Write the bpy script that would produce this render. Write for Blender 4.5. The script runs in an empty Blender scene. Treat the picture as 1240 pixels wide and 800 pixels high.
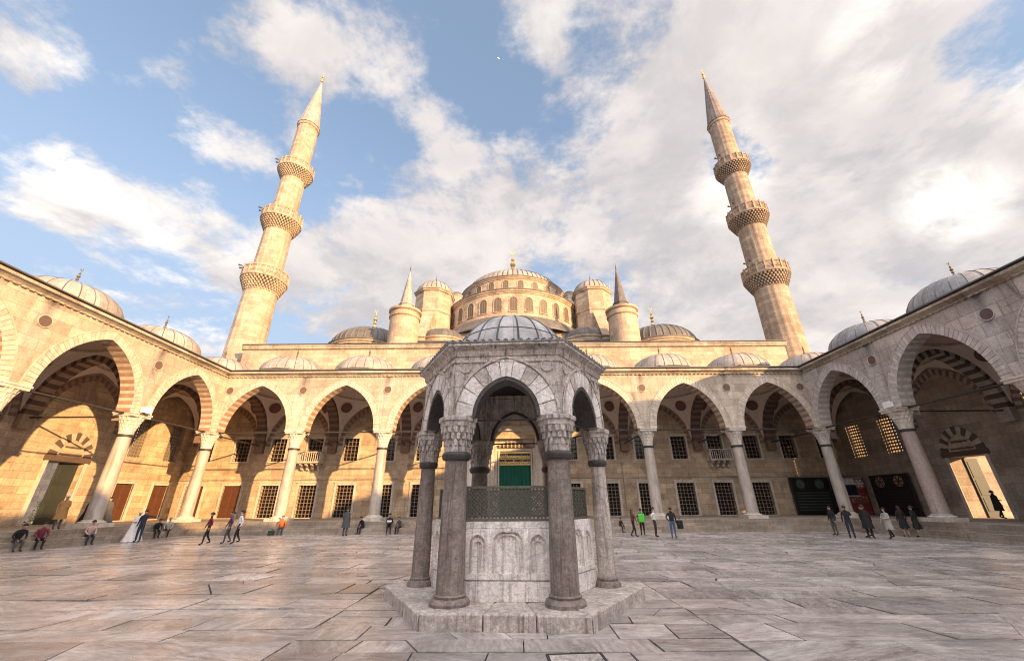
import bpy, bmesh, math, random
from mathutils import Vector, Matrix
R = math.radians
PI = math.pi
rnd = random.Random(7)
scene = bpy.context.scene
COL = scene.collection

# ------------------------------------------------------------------ key dimensions (metres)
S = 7.17            # bay of the arcades
YB = 32.82          # column line in front of the mosque
XC = 3.5 * S        # side column lines
YN = YB - 6 * S     # column line of the arcade behind the camera
YW = YB + S         # mosque facade
XW = XC + S         # side outer walls
ZS, ZTOP = 7.5, 12.46   # arch springing, cornice top
AH, AR = 2.8, 3.8       # arch half span and rise
FL = .85                # portico floor

# ------------------------------------------------------------------ mesh builder
class MB:
    def __init__(self, T=None):
        self.v = []; self.key = {}; self.f = []; self.m = []; self.uv = []; self.T = T
    def vi(self, p):
        p = Vector(p)
        if self.T is not None: p = self.T @ p
        k = (round(p.x, 4), round(p.y, 4), round(p.z, 4))
        i = self.key.get(k)
        if i is None:
            i = len(self.v); self.v.append(p); self.key[k] = i
        return i
    def face(self, pts, mat=0, uv=None):
        ids = [self.vi(p) for p in pts]
        out = []; ou = []
        for j, i in enumerate(ids):
            if not out or (i != out[-1]):
                out.append(i); ou.append(uv[j] if uv else None)
        if len(out) > 1 and out[0] == out[-1]: out.pop(); ou.pop()
        if len(set(out)) < 3 or len(set(out)) != len(out): return
        self.f.append(out); self.m.append(mat); self.uv.append(ou if uv else None)
    def box(self, x0, x1, y0, y1, z0, z1, mat=0):
        a = [(x0,y0,z0),(x1,y0,z0),(x1,y1,z0),(x0,y1,z0),(x0,y0,z1),(x1,y0,z1),(x1,y1,z1),(x0,y1,z1)]
        for q in ((0,3,2,1),(4,5,6,7),(0,1,5,4),(1,2,6,5),(2,3,7,6),(3,0,4,7)):
            self.face([a[i] for i in q], mat)
    def prism(self, pts, vec, mat=0, caps=True):
        vec = Vector(vec); p = [Vector(q) for q in pts]; n = len(p)
        # orient so that normals face outward
        nn = Vector((0,0,0))
        for i in range(n): nn += p[i].cross(p[(i+1) % n])
        if nn.dot(vec) > 0: p.reverse()
        if caps:
            self.face(p, mat); self.face([q+vec for q in reversed(p)], mat)
        for i in range(n):
            a, b = p[i], p[(i+1) % n]
            self.face([b, a, a+vec, b+vec], mat)
    def lathe(self, prof, n=24, c=(0,0,0), mat=0, a0=0., a1=2*PI, mod=None, us=None):
        """prof: list of (r,z[,mat]); mod(k)-> radius factor per step"""
        c = Vector(c); full = abs(a1-a0-2*PI) < 1e-6
        rm = us or max(q[0] for q in prof); L = [0]
        for i in range(1, len(prof)):
            L.append(L[-1] + math.hypot(prof[i][0]-prof[i-1][0], prof[i][1]-prof[i-1][1]))
        for k in range(n):
            ta, tb = a0+(a1-a0)*k/n, a0+(a1-a0)*(k+1)/n
            fa = mod(k) if mod else 1; fb = mod((k+1) % n if full else k+1) if mod else 1
            for i in range(len(prof)-1):
                r0, z0 = prof[i][:2]; r1, z1 = prof[i+1][:2]
                mt = prof[i][2] if len(prof[i]) > 2 else mat
                P = lambda r, t, z, f: c + Vector((r*f*math.cos(t), r*f*math.sin(t), z))
                self.face([P(r0,ta,z0,fa), P(r0,tb,z0,fb), P(r1,tb,z1,fb), P(r1,ta,z1,fa)], mt,
                          [(ta*rm,L[i]),(tb*rm,L[i]),(tb*rm,L[i+1]),(ta*rm,L[i+1])])
    def tube(self, p0, p1, r0, r1=None, n=8, mat=0, caps=True):
        p0, p1 = Vector(p0), Vector(p1); r1 = r0 if r1 is None else r1
        d = (p1-p0).normalized(); a = d.orthogonal().normalized(); b = d.cross(a)
        A = [p0+(a*math.cos(2*PI*k/n)+b*math.sin(2*PI*k/n))*r0 for k in range(n)]
        B = [p1+(a*math.cos(2*PI*k/n)+b*math.sin(2*PI*k/n))*r1 for k in range(n)]
        for k in range(n): self.face([A[k],A[(k+1)%n],B[(k+1)%n],B[k]], mat)
        if caps:
            self.face(A[::-1], mat); self.face(B, mat)
    def bar(self, p0, p1, w, up=(0,0,1), t=None, mat=0):
        """box beam from p0 to p1, width w across, t thick"""
        p0, p1 = Vector(p0), Vector(p1); t = t or w
        d = (p1-p0).normalized(); u = Vector(up); s = d.cross(u)
        if s.length < 1e-5: s = d.orthogonal()
        s = s.normalized()*w/2; u = s.cross(d).normalized()*t/2
        A = [p0-s-u, p0+s-u, p0+s+u, p0-s+u]; B = [q+(p1-p0) for q in A]
        for k in range(4): self.face([A[k],A[(k+1)%4],B[(k+1)%4],B[k]], mat)
        self.face(A[::-1], mat); self.face(B, mat)
    def ball(self, c, r, n=10, m=6, mat=0, sc=(1,1,1)):
        c = Vector(c)
        P = lambda i, k: c + Vector((r*sc[0]*math.sin(PI*i/m)*math.cos(2*PI*k/n), r*sc[1]*math.sin(PI*i/m)*math.sin(2*PI*k/n), -r*sc[2]*math.cos(PI*i/m)))
        for i in range(m):
            for k in range(n):
                self.face([P(i,k),P(i,k+1),P(i+1,k+1),P(i+1,k)], mat)
    def build(self, name, mats, parent=None, smooth=True, angle=32, bevel=0):
        me = bpy.data.meshes.new(name)
        me.from_pydata(self.v, [], self.f)
        if not isinstance(mats, (list, tuple)): mats = [mats]
        for m in mats: me.materials.append(m)
        me.polygons.foreach_set('material_index', self.m)
        ul = me.uv_layers.new(name='UVMap')
        dat = [0.0]*(2*len(me.loops))
        for pi, p in enumerate(me.polygons):
            u = self.uv[pi]; n = p.normal
            if u is None:
                if abs(n.z) > .75: fu = lambda q: (q.x, q.y)
                else:
                    h = math.hypot(n.x, n.y) or 1
                    tx, ty = -n.y/h, n.x/h
                    fu = lambda q: (q.x*tx+q.y*ty, q.z)
            for j, li in enumerate(p.loop_indices):
                a, b = u[j] if u is not None else fu(self.v[self.f[pi][j]])
                dat[2*li] = a; dat[2*li+1] = b
        ul.data.foreach_set('uv', dat)
        me.update()
        if smooth:
            me.polygons.foreach_set('use_smooth', [True]*len(me.polygons))
            me.set_sharp_from_angle(angle=R(angle))
        o = bpy.data.objects.new(name, me); COL.objects.link(o)
        if bevel:
            bv = o.modifiers.new('bevel', 'BEVEL'); bv.width = bevel; bv.segments = 2; bv.limit_method = 'ANGLE'; bv.angle_limit = R(40)
        if parent is not None: o.parent = parent
        return o

def tag(o, label=None, cat=None, group=None, kind=None):
    if label: o['label'] = label
    if cat: o['category'] = cat
    if group: o['group'] = group
    if kind: o['kind'] = kind
    return o
def empty(name, loc=(0,0,0), rz=0., label=None, cat=None, group=None):
    o = bpy.data.objects.new(name, None); COL.objects.link(o)
    o.empty_display_size = .5; o.location = loc; o.rotation_euler = (0,0,rz)
    return tag(o, label, cat, group)
def copy_tree(o, parent=None):
    c = o.copy(); COL.objects.link(c)
    if parent is not None: c.parent = parent
    for ch in list(o.children): copy_tree(ch, c)
    return c

# ------------------------------------------------------------------ materials
class NT:
    def __init__(self, name):
        self.m = bpy.data.materials.new(name); self.m.use_nodes = True
        self.t = self.m.node_tree; self.t.nodes.clear()
        self.out = self.t.nodes.new('ShaderNodeOutputMaterial')
        self.b = self.t.nodes.new('ShaderNodeBsdfPrincipled')
        self.t.links.new(self.b.outputs[0], self.out.inputs[0])
        self.uvn = self.t.nodes.new('ShaderNodeUVMap').outputs[0]
        self.pos = self.t.nodes.new('ShaderNodeTexCoord').outputs['Object']
        self.geo = self.t.nodes.new('ShaderNodeNewGeometry').outputs['Position']
    def n(self, t, **kw):
        nd = self.t.nodes.new(t)
        for k, v in kw.items():
            if k in nd.inputs:
                if hasattr(v, 'links') or isinstance(v, bpy.types.NodeSocket): self.t.links.new(v, nd.inputs[k])
                else: nd.inputs[k].default_value = v
            else: setattr(nd, k, v)
        return nd
    def link(self, a, b): self.t.links.new(a, b)
    def noise(self, vec, scale, detail=5, rough=.55, sc=(1,1,1), dist=0.):
        if sc != (1,1,1):
            mp = self.n('ShaderNodeMapping', Vector=vec, Scale=sc); vec = mp.outputs[0]
        nd = self.n('ShaderNodeTexNoise', Vector=vec, Scale=scale, Detail=detail, Roughness=rough, Distortion=dist)
        return nd.outputs[0]
    def ramp(self, fac, stops):
        nd = self.n('ShaderNodeValToRGB', Fac=fac); e = nd.color_ramp.elements
        while len(e) < len(stops): e.new(.5)
        for i, (p, c) in enumerate(stops):
            e[i].position = p; e[i].color = (*c, 1) if len(c) == 3 else c
        return nd.outputs[0]
    def rng(self, v, a, b, c=0., d=1.):
        nd = self.n('ShaderNodeMapRange', Value=v); nd.inputs[1].default_value = a; nd.inputs[2].default_value = b
        nd.inputs[3].default_value = c; nd.inputs[4].default_value = d
        return nd.outputs[0]
    def mix(self, fac, a, b, mode='MIX'):
        nd = self.t.nodes.new('ShaderNodeMix'); nd.data_type = 'RGBA'; nd.blend_type = mode
        for s, v in ((nd.inputs[0], fac), (nd.inputs[6], a), (nd.inputs[7], b)):
            if isinstance(v, bpy.types.NodeSocket): self.link(v, s)
            elif isinstance(v, (int, float)): s.default_value = v
            else: s.default_value = (*v, 1) if len(v) == 3 else v
        return nd.outputs[2]
    def math(self, op, a, b=0.):
        nd = self.t.nodes.new('ShaderNodeMath'); nd.operation = op
        for s, v in ((nd.inputs[0], a), (nd.inputs[1], b)):
            if isinstance(v, bpy.types.NodeSocket): self.link(v, s)
            else: s.default_value = v
        return nd.outputs[0]
    def finish(self, col, rough=.8, bump=None, bs=.3, bd=.02, metal=0., spec=.4):
        b = self.b
        if isinstance(col, bpy.types.NodeSocket): self.link(col, b.inputs['Base Color'])
        else: b.inputs['Base Color'].default_value = (*col, 1)
        if isinstance(rough, bpy.types.NodeSocket): self.link(rough, b.inputs['Roughness'])
        else: b.inputs['Roughness'].default_value = rough
        b.inputs['Metallic'].default_value = metal
        b.inputs['Specular IOR Level'].default_value = spec
        if bump is not None:
            bp = self.n('ShaderNodeBump', Height=bump, Strength=bs, Distance=bd)
            self.link(bp.outputs[0], b.inputs['Normal'])
        return self.m

def ashlar(name, c1, c2, bw=1.1, bh=.45, mortar=.012, joint=(.24,.19,.14), stain=.7, streak=.6, rough=.85, blotch=(.20,.15,.11), bump=.45):
    k = NT(name)
    cc = k.n('ShaderNodeTexNoise', Vector=k.uvn, Scale=.9, Detail=4.)
    wob = k.n('ShaderNodeVectorMath', operation='MULTIPLY_ADD')
    k.link(cc.outputs[1], wob.inputs[0]); wob.inputs[1].default_value = (.10,.05,0); k.link(k.uvn, wob.inputs[2])
    br = k.n('ShaderNodeTexBrick', Vector=wob.outputs[0], Scale=1., offset=.43, squash=1.45, squash_frequency=3)
    br.inputs['Color1'].default_value = (*(x*1.10 for x in c1),1); br.inputs['Color2'].default_value = (*(x*.86 for x in c2),1); br.inputs['Mortar'].default_value = (*joint,1)
    br.inputs['Mortar Size'].default_value = mortar; br.inputs['Mortar Smooth'].default_value = .45
    br.inputs['Brick Width'].default_value = bw; br.inputs['Row Height'].default_value = bh; br.inputs['Bias'].default_value = -.05
    col = br.outputs[0]
    n1 = k.noise(k.geo, .42, 9, .68, dist=.4)
    col = k.mix(k.rng(n1, .44, .70, 0., stain), col, blotch)
    n3 = k.noise(k.geo, 1.7, 8, .7, dist=.3)
    col = k.mix(.7, col, k.mix(k.rng(n3, .3, .7), (.72,.69,.66), (1.2,1.18,1.14)), 'MULTIPLY')
    n2 = k.noise(k.geo, 9., 8, .75)
    col = k.mix(.6, col, k.mix(k.rng(n2, .32, .68), (.55,.52,.5), (1.25,1.23,1.19)), 'MULTIPLY')
    st = k.noise(k.geo, 1.9, 8, .72, sc=(1.7,1.7,.10), dist=.5)
    col = k.mix(k.rng(st, .52, .76, 0., streak), col, (.085,.066,.052))
    crk = k.n('ShaderNodeTexVoronoi', Vector=wob.outputs[0], Scale=.55, feature='DISTANCE_TO_EDGE')
    cm = k.math('MULTIPLY', k.rng(crk.outputs['Distance'], 0., .012, 1., 0.), k.rng(n1, .5, .56, 0., .6))
    col = k.mix(cm, col, (.09,.07,.055))
    h = k.math('ADD', k.math('MULTIPLY', br.outputs[1], -1.), k.math('ADD', k.math('MULTIPLY', n2, .5), k.math('MULTIPLY', n3, .6)))
    return k.finish(col, rough, h, bump, .02)

def plain(name, col, rough=.7, var=.25, scale=4., metal=0., bump=.15, streak=0., spec=.4, streakcol=(.05,.04,.035), sc=(1,1,1), bd=.02):
    k = NT(name)
    n1 = k.noise(k.pos, scale, 6, .65, sc=sc)
    c = k.mix(k.rng(n1, .25, .75), tuple(x*(1-var) for x in col), tuple(min(1, x*(1+var)) for x in col))
    if streak:
        st = k.noise(k.geo, 2.2, 6, .7, sc=(2.2,2.2,.16), dist=.5)
        c = k.mix(k.rng(st, .5, .72, 0., streak), c, streakcol)
    return k.finish(c, rough, n1, bump, bd, metal, spec)

M = {}
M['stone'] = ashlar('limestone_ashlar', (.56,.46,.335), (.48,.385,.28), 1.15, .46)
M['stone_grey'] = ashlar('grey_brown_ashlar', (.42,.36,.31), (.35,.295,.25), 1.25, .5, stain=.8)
M['stone_dirty'] = ashlar('weathered_limestone', (.46,.41,.34), (.37,.33,.275), 1.0, .42, stain=.85, streak=.75)
M['facade'] = ashlar('pale_facade_marble', (.47,.405,.33), (.40,.34,.275), 1.7, .62, mortar=.010, stain=.6, streak=.5, blotch=(.27,.21,.155), joint=(.27,.22,.17))
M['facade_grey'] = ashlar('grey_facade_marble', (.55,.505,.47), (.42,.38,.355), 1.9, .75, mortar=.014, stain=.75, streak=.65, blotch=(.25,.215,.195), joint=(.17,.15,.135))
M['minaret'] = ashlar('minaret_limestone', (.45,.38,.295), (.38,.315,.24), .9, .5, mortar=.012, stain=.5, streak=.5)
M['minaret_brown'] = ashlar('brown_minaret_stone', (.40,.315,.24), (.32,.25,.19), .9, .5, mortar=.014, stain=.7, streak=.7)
M['upper_stone'] = ashlar('rosy_limestone', (.49,.385,.29), (.41,.32,.24), 1.15, .46, stain=.65, streak=.6)
M['marble'] = plain('pale_marble', (.52,.465,.40), .6, .25, 3.5, streak=.5, bump=.3)
M['column'] = plain('column_marble', (.38,.33,.285), .5, .3, 2.2, streak=.55, sc=(1,1,.5))
M['column_pink'] = plain('pinkish_column_granite', (.34,.265,.225), .5, .3, 9., streak=.5)
M['white_stone'] = plain('white_voussoir', (.50,.43,.35), .75, .28, 2.5, streak=.4, bump=.3)
M['cream_stone'] = plain('cream_voussoir', (.45,.38,.30), .75, .28, 2.5, streak=.4, bump=.3)
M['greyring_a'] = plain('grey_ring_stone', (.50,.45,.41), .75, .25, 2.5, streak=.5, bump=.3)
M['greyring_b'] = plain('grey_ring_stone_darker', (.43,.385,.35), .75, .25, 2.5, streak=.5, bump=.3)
M['red_stone'] = plain('red_voussoir', (.34,.20,.13), .75, .25, 3.)
M['dark_stone'] = plain('dark_voussoir', (.10,.068,.055), .75, .25, 3.)
M['brown_stone'] = plain('brown_voussoir', (.19,.125,.095), .75, .25, 3.)
M['tan_stone'] = plain('tan_voussoir', (.31,.225,.16), .75, .25, 3.)
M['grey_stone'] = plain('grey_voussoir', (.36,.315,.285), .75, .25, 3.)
M['plaster'] = plain('vault_plaster', (.70,.60,.52), .85, .1, 1.2, bump=.05)
M['paint_red'] = plain('painted_red', (.18,.085,.07), .8, .2, 3., bump=.05)
M['paint_dark'] = plain('painted_dark_band', (.115,.075,.06), .8, .2, 3., bump=.05)
M['iron'] = plain('dark_iron', (.035,.028,.025), .55, .3, 8.)
M['grille'] = plain('rusty_grille_iron', (.20,.15,.12), .6, .25, 8.)
M['glass'] = plain('dark_window_glass', (.014,.012,.012), .18, .2, 1., bump=.02, spec=.6)
M['wood'] = plain('brown_shutter_wood', (.085,.032,.016), .55, .3, 3., sc=(6,6,.6))
M['doorwood'] = plain('dark_door_wood', (.028,.032,.026), .5, .3, 3., sc=(6,6,.6))
M['gold'] = plain('gilded_metal', (.75,.50,.18), .32, .15, 6., metal=.9)
M['finial_dark'] = plain('tarnished_finial', (.16,.12,.07), .5, .2, 6., metal=.5)
M['roof_tile'] = plain('lead_roof_edge', (.10,.095,.095), .6, .25, 4.)
M['bronze'] = plain('dark_bronze_grille', (.17,.165,.135), .5, .35, 18., metal=.3)
M['lattice'] = plain('plaster_lattice', (.19,.15,.105), .8, .15, 4.)
M['green'] = plain('green_door_curtain', (.0,.085,.055), .7, .3, 5., sc=(6,6,.4))
M['greenl'] = plain('light_green_trim', (.01,.13,.08), .7, .2, 5.)

def lead(name, col, ribs=0):
    k = NT(name)
    n1 = k.noise(k.geo, 1.3, 9, .7, dist=.4); n2 = k.noise(k.uvn, 2.6, 8, .68, sc=(1,.14,1)); n3 = k.noise(k.geo, 12., 6, .7)
    c = k.mix(k.rng(n1, .34, .66), tuple(x*.66 for x in col), tuple(x*1.2 for x in col))
    br = k.n('ShaderNodeTexBrick', Vector=k.uvn, Scale=1.); br.inputs['Color1'].default_value = (.82,.82,.82,1); br.inputs['Color2'].default_value = (1.12,1.12,1.12,1); br.inputs['Mortar'].default_value = (.6,.6,.6,1)
    br.inputs['Brick Width'].default_value = .8; br.inputs['Row Height'].default_value = 1.5; br.inputs['Mortar Size'].default_value = .012
    c = k.mix(1., c, br.outputs[0], 'MULTIPLY')
    c = k.mix(k.rng(n2, .5, .74, 0., .7), c, tuple(x*.38 for x in col))
    c = k.mix(.5, c, k.mix(k.rng(n3, .3, .7), (.7,.7,.7), (1.2,1.2,1.2)), 'MULTIPLY')
    return k.finish(c, .66, k.math('ADD', n1, k.math('MULTIPLY', n3, .3)), .4, .05, .0, .35)
M['lead'] = lead('weathered_lead', (.29,.285,.285))
M['lead_dark'] = lead('dark_lead', (.13,.115,.105))
M['lead_warm'] = lead('pale_warm_lead', (.36,.31,.275))  # paler and warmer in tone than the other leads
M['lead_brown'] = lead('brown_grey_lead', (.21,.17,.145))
M['rib'] = plain('lead_seam', (.10,.095,.095), .6, .2, 5.)

def fountain_stone(name, c, dirt, amount, lo=.66, flo=.55, joints=False):
    k = NT(name)
    n0 = k.noise(k.pos, 2.2, 10, .72, dist=.5); n1 = k.noise(k.pos, 14., 10, .75)
    col = k.mix(k.rng(n0, .36, .62), tuple(x*lo for x in c), tuple(x*1.1 for x in c))
    col = k.mix(.85, col, k.mix(k.rng(n1, .34, .66), (flo,flo*.97,flo*.94), (1.22,1.21,1.2)), 'MULTIPLY')
    pt = k.noise(k.pos, 5.5, 10, .74, dist=.8)
    col = k.mix(k.rng(pt, .54, .70, 0., amount*.8), col, dirt)
    st = k.noise(k.pos, 3.4, 10, .76, sc=(2.6,2.6,.16), dist=.8)
    col = k.mix(k.rng(st, .50, .64, 0., amount), col, dirt)
    br = k.n('ShaderNodeTexBrick', Vector=k.uvn, Scale=1., offset=.37); br.inputs['Color1'].default_value = (.88,.88,.88,1); br.inputs['Color2'].default_value = (1.12,1.11,1.1,1); br.inputs['Mortar'].default_value = (.3,.27,.25,1)
    br.inputs['Brick Width'].default_value = 1.27; br.inputs['Row Height'].default_value = .62; br.inputs['Mortar Size'].default_value = .006; br.inputs['Mortar Smooth'].default_value = .3
    if joints: col = k.mix(1., col, br.outputs[0], 'MULTIPLY')
    vein = k.noise(k.pos, 1.5, 10, .62, sc=(1,1,2.4), dist=2.6)
    vv = k.math('ABSOLUTE', k.math('SUBTRACT', vein, .5))
    col = k.mix(k.rng(vv, 0., .022, .7, 0.), col, tuple(x*.35 for x in c))
    return k.finish(col, .55, k.math('ADD', n1, k.math('MULTIPLY', n0, 1.2)), .6, .02)
M['f_marble'] = fountain_stone('soiled_grey_marble', (.80,.725,.66), (.05,.043,.04), .95, joints=True)
M['f_voussoir'] = fountain_stone('pale_fountain_voussoir', (.88,.83,.79), (.13,.11,.105), .5, .84, .74)
M['f_basin'] = fountain_stone('basin_white_marble', (.92,.88,.845), (.20,.175,.16), .6, .88, .82)
M['f_step'] = fountain_stone('worn_step_marble', (.72,.655,.60), (.075,.065,.055), .7)
M['f_column'] = fountain_stone('grey_granite_column', (.37,.315,.28), (.09,.072,.062), .75)
M['f_dark'] = fountain_stone('blackened_moulding', (.10,.09,.085), (.03,.027,.025), .6)
M['f_capital'] = fountain_stone('carved_capital_marble', (.70,.635,.59), (.045,.038,.035), .95)

def paving():
    k = NT('courtyard_marble')
    at = k.n('ShaderNodeAttribute', attribute_name='tone')
    sep = k.n('ShaderNodeSeparateColor', Color=at.outputs[0])
    vein = k.noise(k.uvn, 1.3, 8, .62, sc=(.45,2.3,1), dist=1.1)
    fine = k.noise(k.uvn, 7., 8, .7, sc=(.6,2.2,1))
    c = k.ramp(vein, [(.26,(.17,.15,.145)), (.42,(.36,.33,.315)), (.56,(.45,.425,.41)), (.72,(.55,.53,.515))])
    c = k.mix(.9, c, k.mix(k.rng(fine, .32, .68), (.52,.50,.48), (1.26,1.25,1.23)), 'MULTIPLY')
    tone = k.rng(sep.outputs[0], 0, 1, .62, 1.62)
    tc = k.n('ShaderNodeCombineColor', Red=tone, Green=k.math('MULTIPLY', tone, .985), Blue=k.math('MULTIPLY', tone, .98))
    c = k.mix(1., c, tc.outputs[0], 'MULTIPLY')
    c = k.mix(k.rng(sep.outputs[1], .55, 1., 0., .18), c, (.40,.32,.27))
    dirt = k.noise(k.geo, .55, 7, .7, dist=.5)
    c = k.mix(k.rng(dirt, .47, .68, 0., .7), c, (.15,.135,.125))
    ro = k.rng(k.noise(k.geo, 1.1, 5, .6), .3, .7, .16, .42)
    return k.finish(c, ro, k.math('ADD', fine, k.math('MULTIPLY', vein, .8)), .4, .014, spec=.5)
M['paving'] = paving()
M['dirt'] = plain('joint_dirt', (.055,.047,.04), .9, .3, 3.)
M['ground'] = plain('dusty_ground', (.18,.165,.14), .95, .25, .3)
M['step'] = ashlar('platform_stone', (.37,.325,.275), (.29,.255,.215), 1.3, .21, mortar=.012, stain=.8, streak=.6)

# ------------------------------------------------------------------ arch helpers
def arch_c(a, h): 
    c = (h*h-a*a)/(2*a); return c, a+c
def arch_z(x, a, h):
    c, r = arch_c(a, h); return math.sqrt(max(0., r*r-(abs(x)+c)**2))
def arch_curve(a, h, n):
    """n+1 points from (-a,0) over (0,h) to (a,0); n even"""
    c, r = arch_c(a, h); pm = math.acos(max(-1, min(1, c/r))); k = n//2; right = []
    for i in range(k+1):
        p = pm*i/k; right.append((-c+r*math.cos(p), r*math.sin(p)))
    right[0] = (a, 0.); right[-1] = (0., h)
    left = [(-x, z) for x, z in right]
    return left + right[-2::-1]
def offset_arch(a, h, w):
    c, r = arch_c(a, h); r2 = r+w
    return a+w, math.sqrt(max(.01, r2*r2-c*c))

def arch_cell(mb, cx, wl, wr, a, zs, h, zt, y0, y1, mat=0, soff=None, n=28, ends=(False,False), zb=None):
    """slab from cx-wl to cx+wr, zs..zt, with an arched opening"""
    soff = mat if soff is None else soff
    pts = [(cx+x, zs+z) for x, z in arch_curve(a, h, n)]
    for (x0,z0),(x1,z1) in zip(pts, pts[1:]):
        mb.face([(x0,y0,z0),(x1,y0,z1),(x1,y0,zt),(x0,y0,zt)], mat)
        mb.face([(x1,y1,z1),(x0,y1,z0),(x0,y1,zt),(x1,y1,zt)], mat)
        mb.face([(x1,y0,z1),(x0,y0,z0),(x0,y1,z0),(x1,y1,z1)], soff)
    zb = zs if zb is None else zb
    for xa, xb in ((cx-wl, cx-a), (cx+a, cx+wr)):
        if xb-xa < 1e-4: continue
        for za, zc in (((zb, zs), (zs, zt)) if zb < zs else ((zs, zt),)):
            mb.face([(xa,y0,za),(xb,y0,za),(xb,y0,zc),(xa,y0,zc)], mat)
            mb.face([(xb,y1,za),(xa,y1,za),(xa,y1,zc),(xb,y1,zc)], mat)
        mb.face([(xa,y1,zb),(xb,y1,zb),(xb,y0,zb),(xa,y0,zb)], mat)
    if zb < zs:
        for xx, s in ((cx-a,1),(cx+a,-1)):
            q = [(xx,y0,zb),(xx,y1,zb),(xx,y1,zs),(xx,y0,zs)]
            mb.face(q if s < 0 else q[::-1], mat)
    mb.face([(cx-wl,y0,zt),(cx+wr,y0,zt),(cx+wr,y1,zt),(cx-wl,y1,zt)], mat)
    if ends[0]: mb.face([(cx-wl,y1,zb),(cx-wl,y0,zb),(cx-wl,y0,zt),(cx-wl,y1,zt)], mat)
    if ends[1]: mb.face([(cx+wr,y0,zb),(cx+wr,y1,zb),(cx+wr,y1,zt),(cx+wr,y0,zt)], mat)

def voussoirs(mb, cx, zs, a, h, w, y0, y1, nv, fm=(0,1), sm=(0,1), seg=2, gap=0., jit=0., rr=None):
    """ring of arch stones; front at y0, back at y1"""
    a2, h2 = offset_arch(a, h, w); N = nv*seg*2
    if nv % 2: pass
    def pt(aa, hh, t):
        c, r = arch_c(aa, hh); pm = math.acos(max(-1, min(1, c/r)))
        if t <= .5: p = pm*t*2; return (cx-(-c+r*math.cos(p)), zs+r*math.sin(p))
        p = pm*(1-t)*2; return (cx-c+r*math.cos(p), zs+r*math.sin(p))
    for i in range(nv):
        t0, t1 = i/nv+gap, (i+1)/nv-gap
        dy = rr.uniform(0, jit) if rr else 0
        ys = y0+dy
        ts = [t0+(t1-t0)*j/(seg*2) for j in range(seg*2+1)]
        I = [pt(a,h,t) for t in ts]; O = [pt(a2,h2,t) for t in ts]
        f, s = fm[i % len(fm)], sm[i % len(sm)]
        for j in range(len(ts)-1):
            (ix,iz),(jx,jz),(ox,oz),(px,pz) = I[j],I[j+1],O[j],O[j+1]
            mb.face([(ix,ys,iz),(jx,ys,jz),(px,ys,pz),(ox,ys,oz)], f)
            mb.face([(jx,y1,jz),(ix,y1,iz),(ox,y1,oz),(px,y1,pz)], f)
            mb.face([(jx,ys,jz),(ix,ys,iz),(ix,y1,iz),(jx,y1,jz)], s)
            mb.face([(ox,ys,oz),(px,ys,pz),(px,y1,pz),(ox,y1,oz)], f)
        for (p, q, fl) in ((I[0],O[0],0),(I[-1],O[-1],1)):
            qd = [(p[0],ys,p[1]),(q[0],ys,q[1]),(q[0],y1,q[1]),(p[0],y1,p[1])]
            mb.face(qd if not fl else qd[::-1], f)

def holed_wall(mb, x0, x1, z0, z1, y0, y1, holes, mat=0, extra_x=(), extra_z=(), cap=True):
    """wall slab in local x/z with rectangular holes (hx0,hx1,hz0,hz1)"""
    xs = sorted({x0, x1, *[h[0] for h in holes], *[h[1] for h in holes]} | set(extra_x))
    zs = sorted({z0, z1, *[h[2] for h in holes], *[h[3] for h in holes]} | set(extra_z))
    xs = [x for x in xs if x0 <= x <= x1]; zs = [z for z in zs if z0 <= z <= z1]
    inh = lambda x, z: any(h[0]-1e-6 < x < h[1]+1e-6 and h[2]-1e-6 < z < h[3]+1e-6 for h in holes)
    for xa, xb in zip(xs, xs[1:]):
        for za, zb in zip(zs, zs[1:]):
            if inh((xa+xb)/2, (za+zb)/2): continue
            mb.face([(xa,y0,za),(xb,y0,za),(xb,y0,zb),(xa,y0,zb)], mat)
            mb.face([(xb,y1,za),(xa,y1,za),(xa,y1,zb),(xb,y1,zb)], mat)
    for a, b, c, d in holes:
        mb.face([(a,y0,c),(a,y1,c),(a,y1,d),(a,y0,d)][::-1], mat)
        mb.face([(b,y0,c),(b,y1,c),(b,y1,d),(b,y0,d)], mat)
        mb.face([(a,y0,d),(b,y0,d),(b,y1,d),(a,y1,d)][::-1], mat)
        mb.face([(a,y0,c),(b,y0,c),(b,y1,c),(a,y1,c)], mat)
    if cap:
        mb.face([(x0,y0,z1),(x1,y0,z1),(x1,y1,z1),(x0,y1,z1)], mat)
        mb.face([(x0,y1,z0),(x0,y0,z0),(x0,y0,z1),(x0,y1,z1)], mat)
        mb.face([(x1,y0,z0),(x1,y1,z0),(x1,y1,z1),(x1,y0,z1)], mat)

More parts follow.
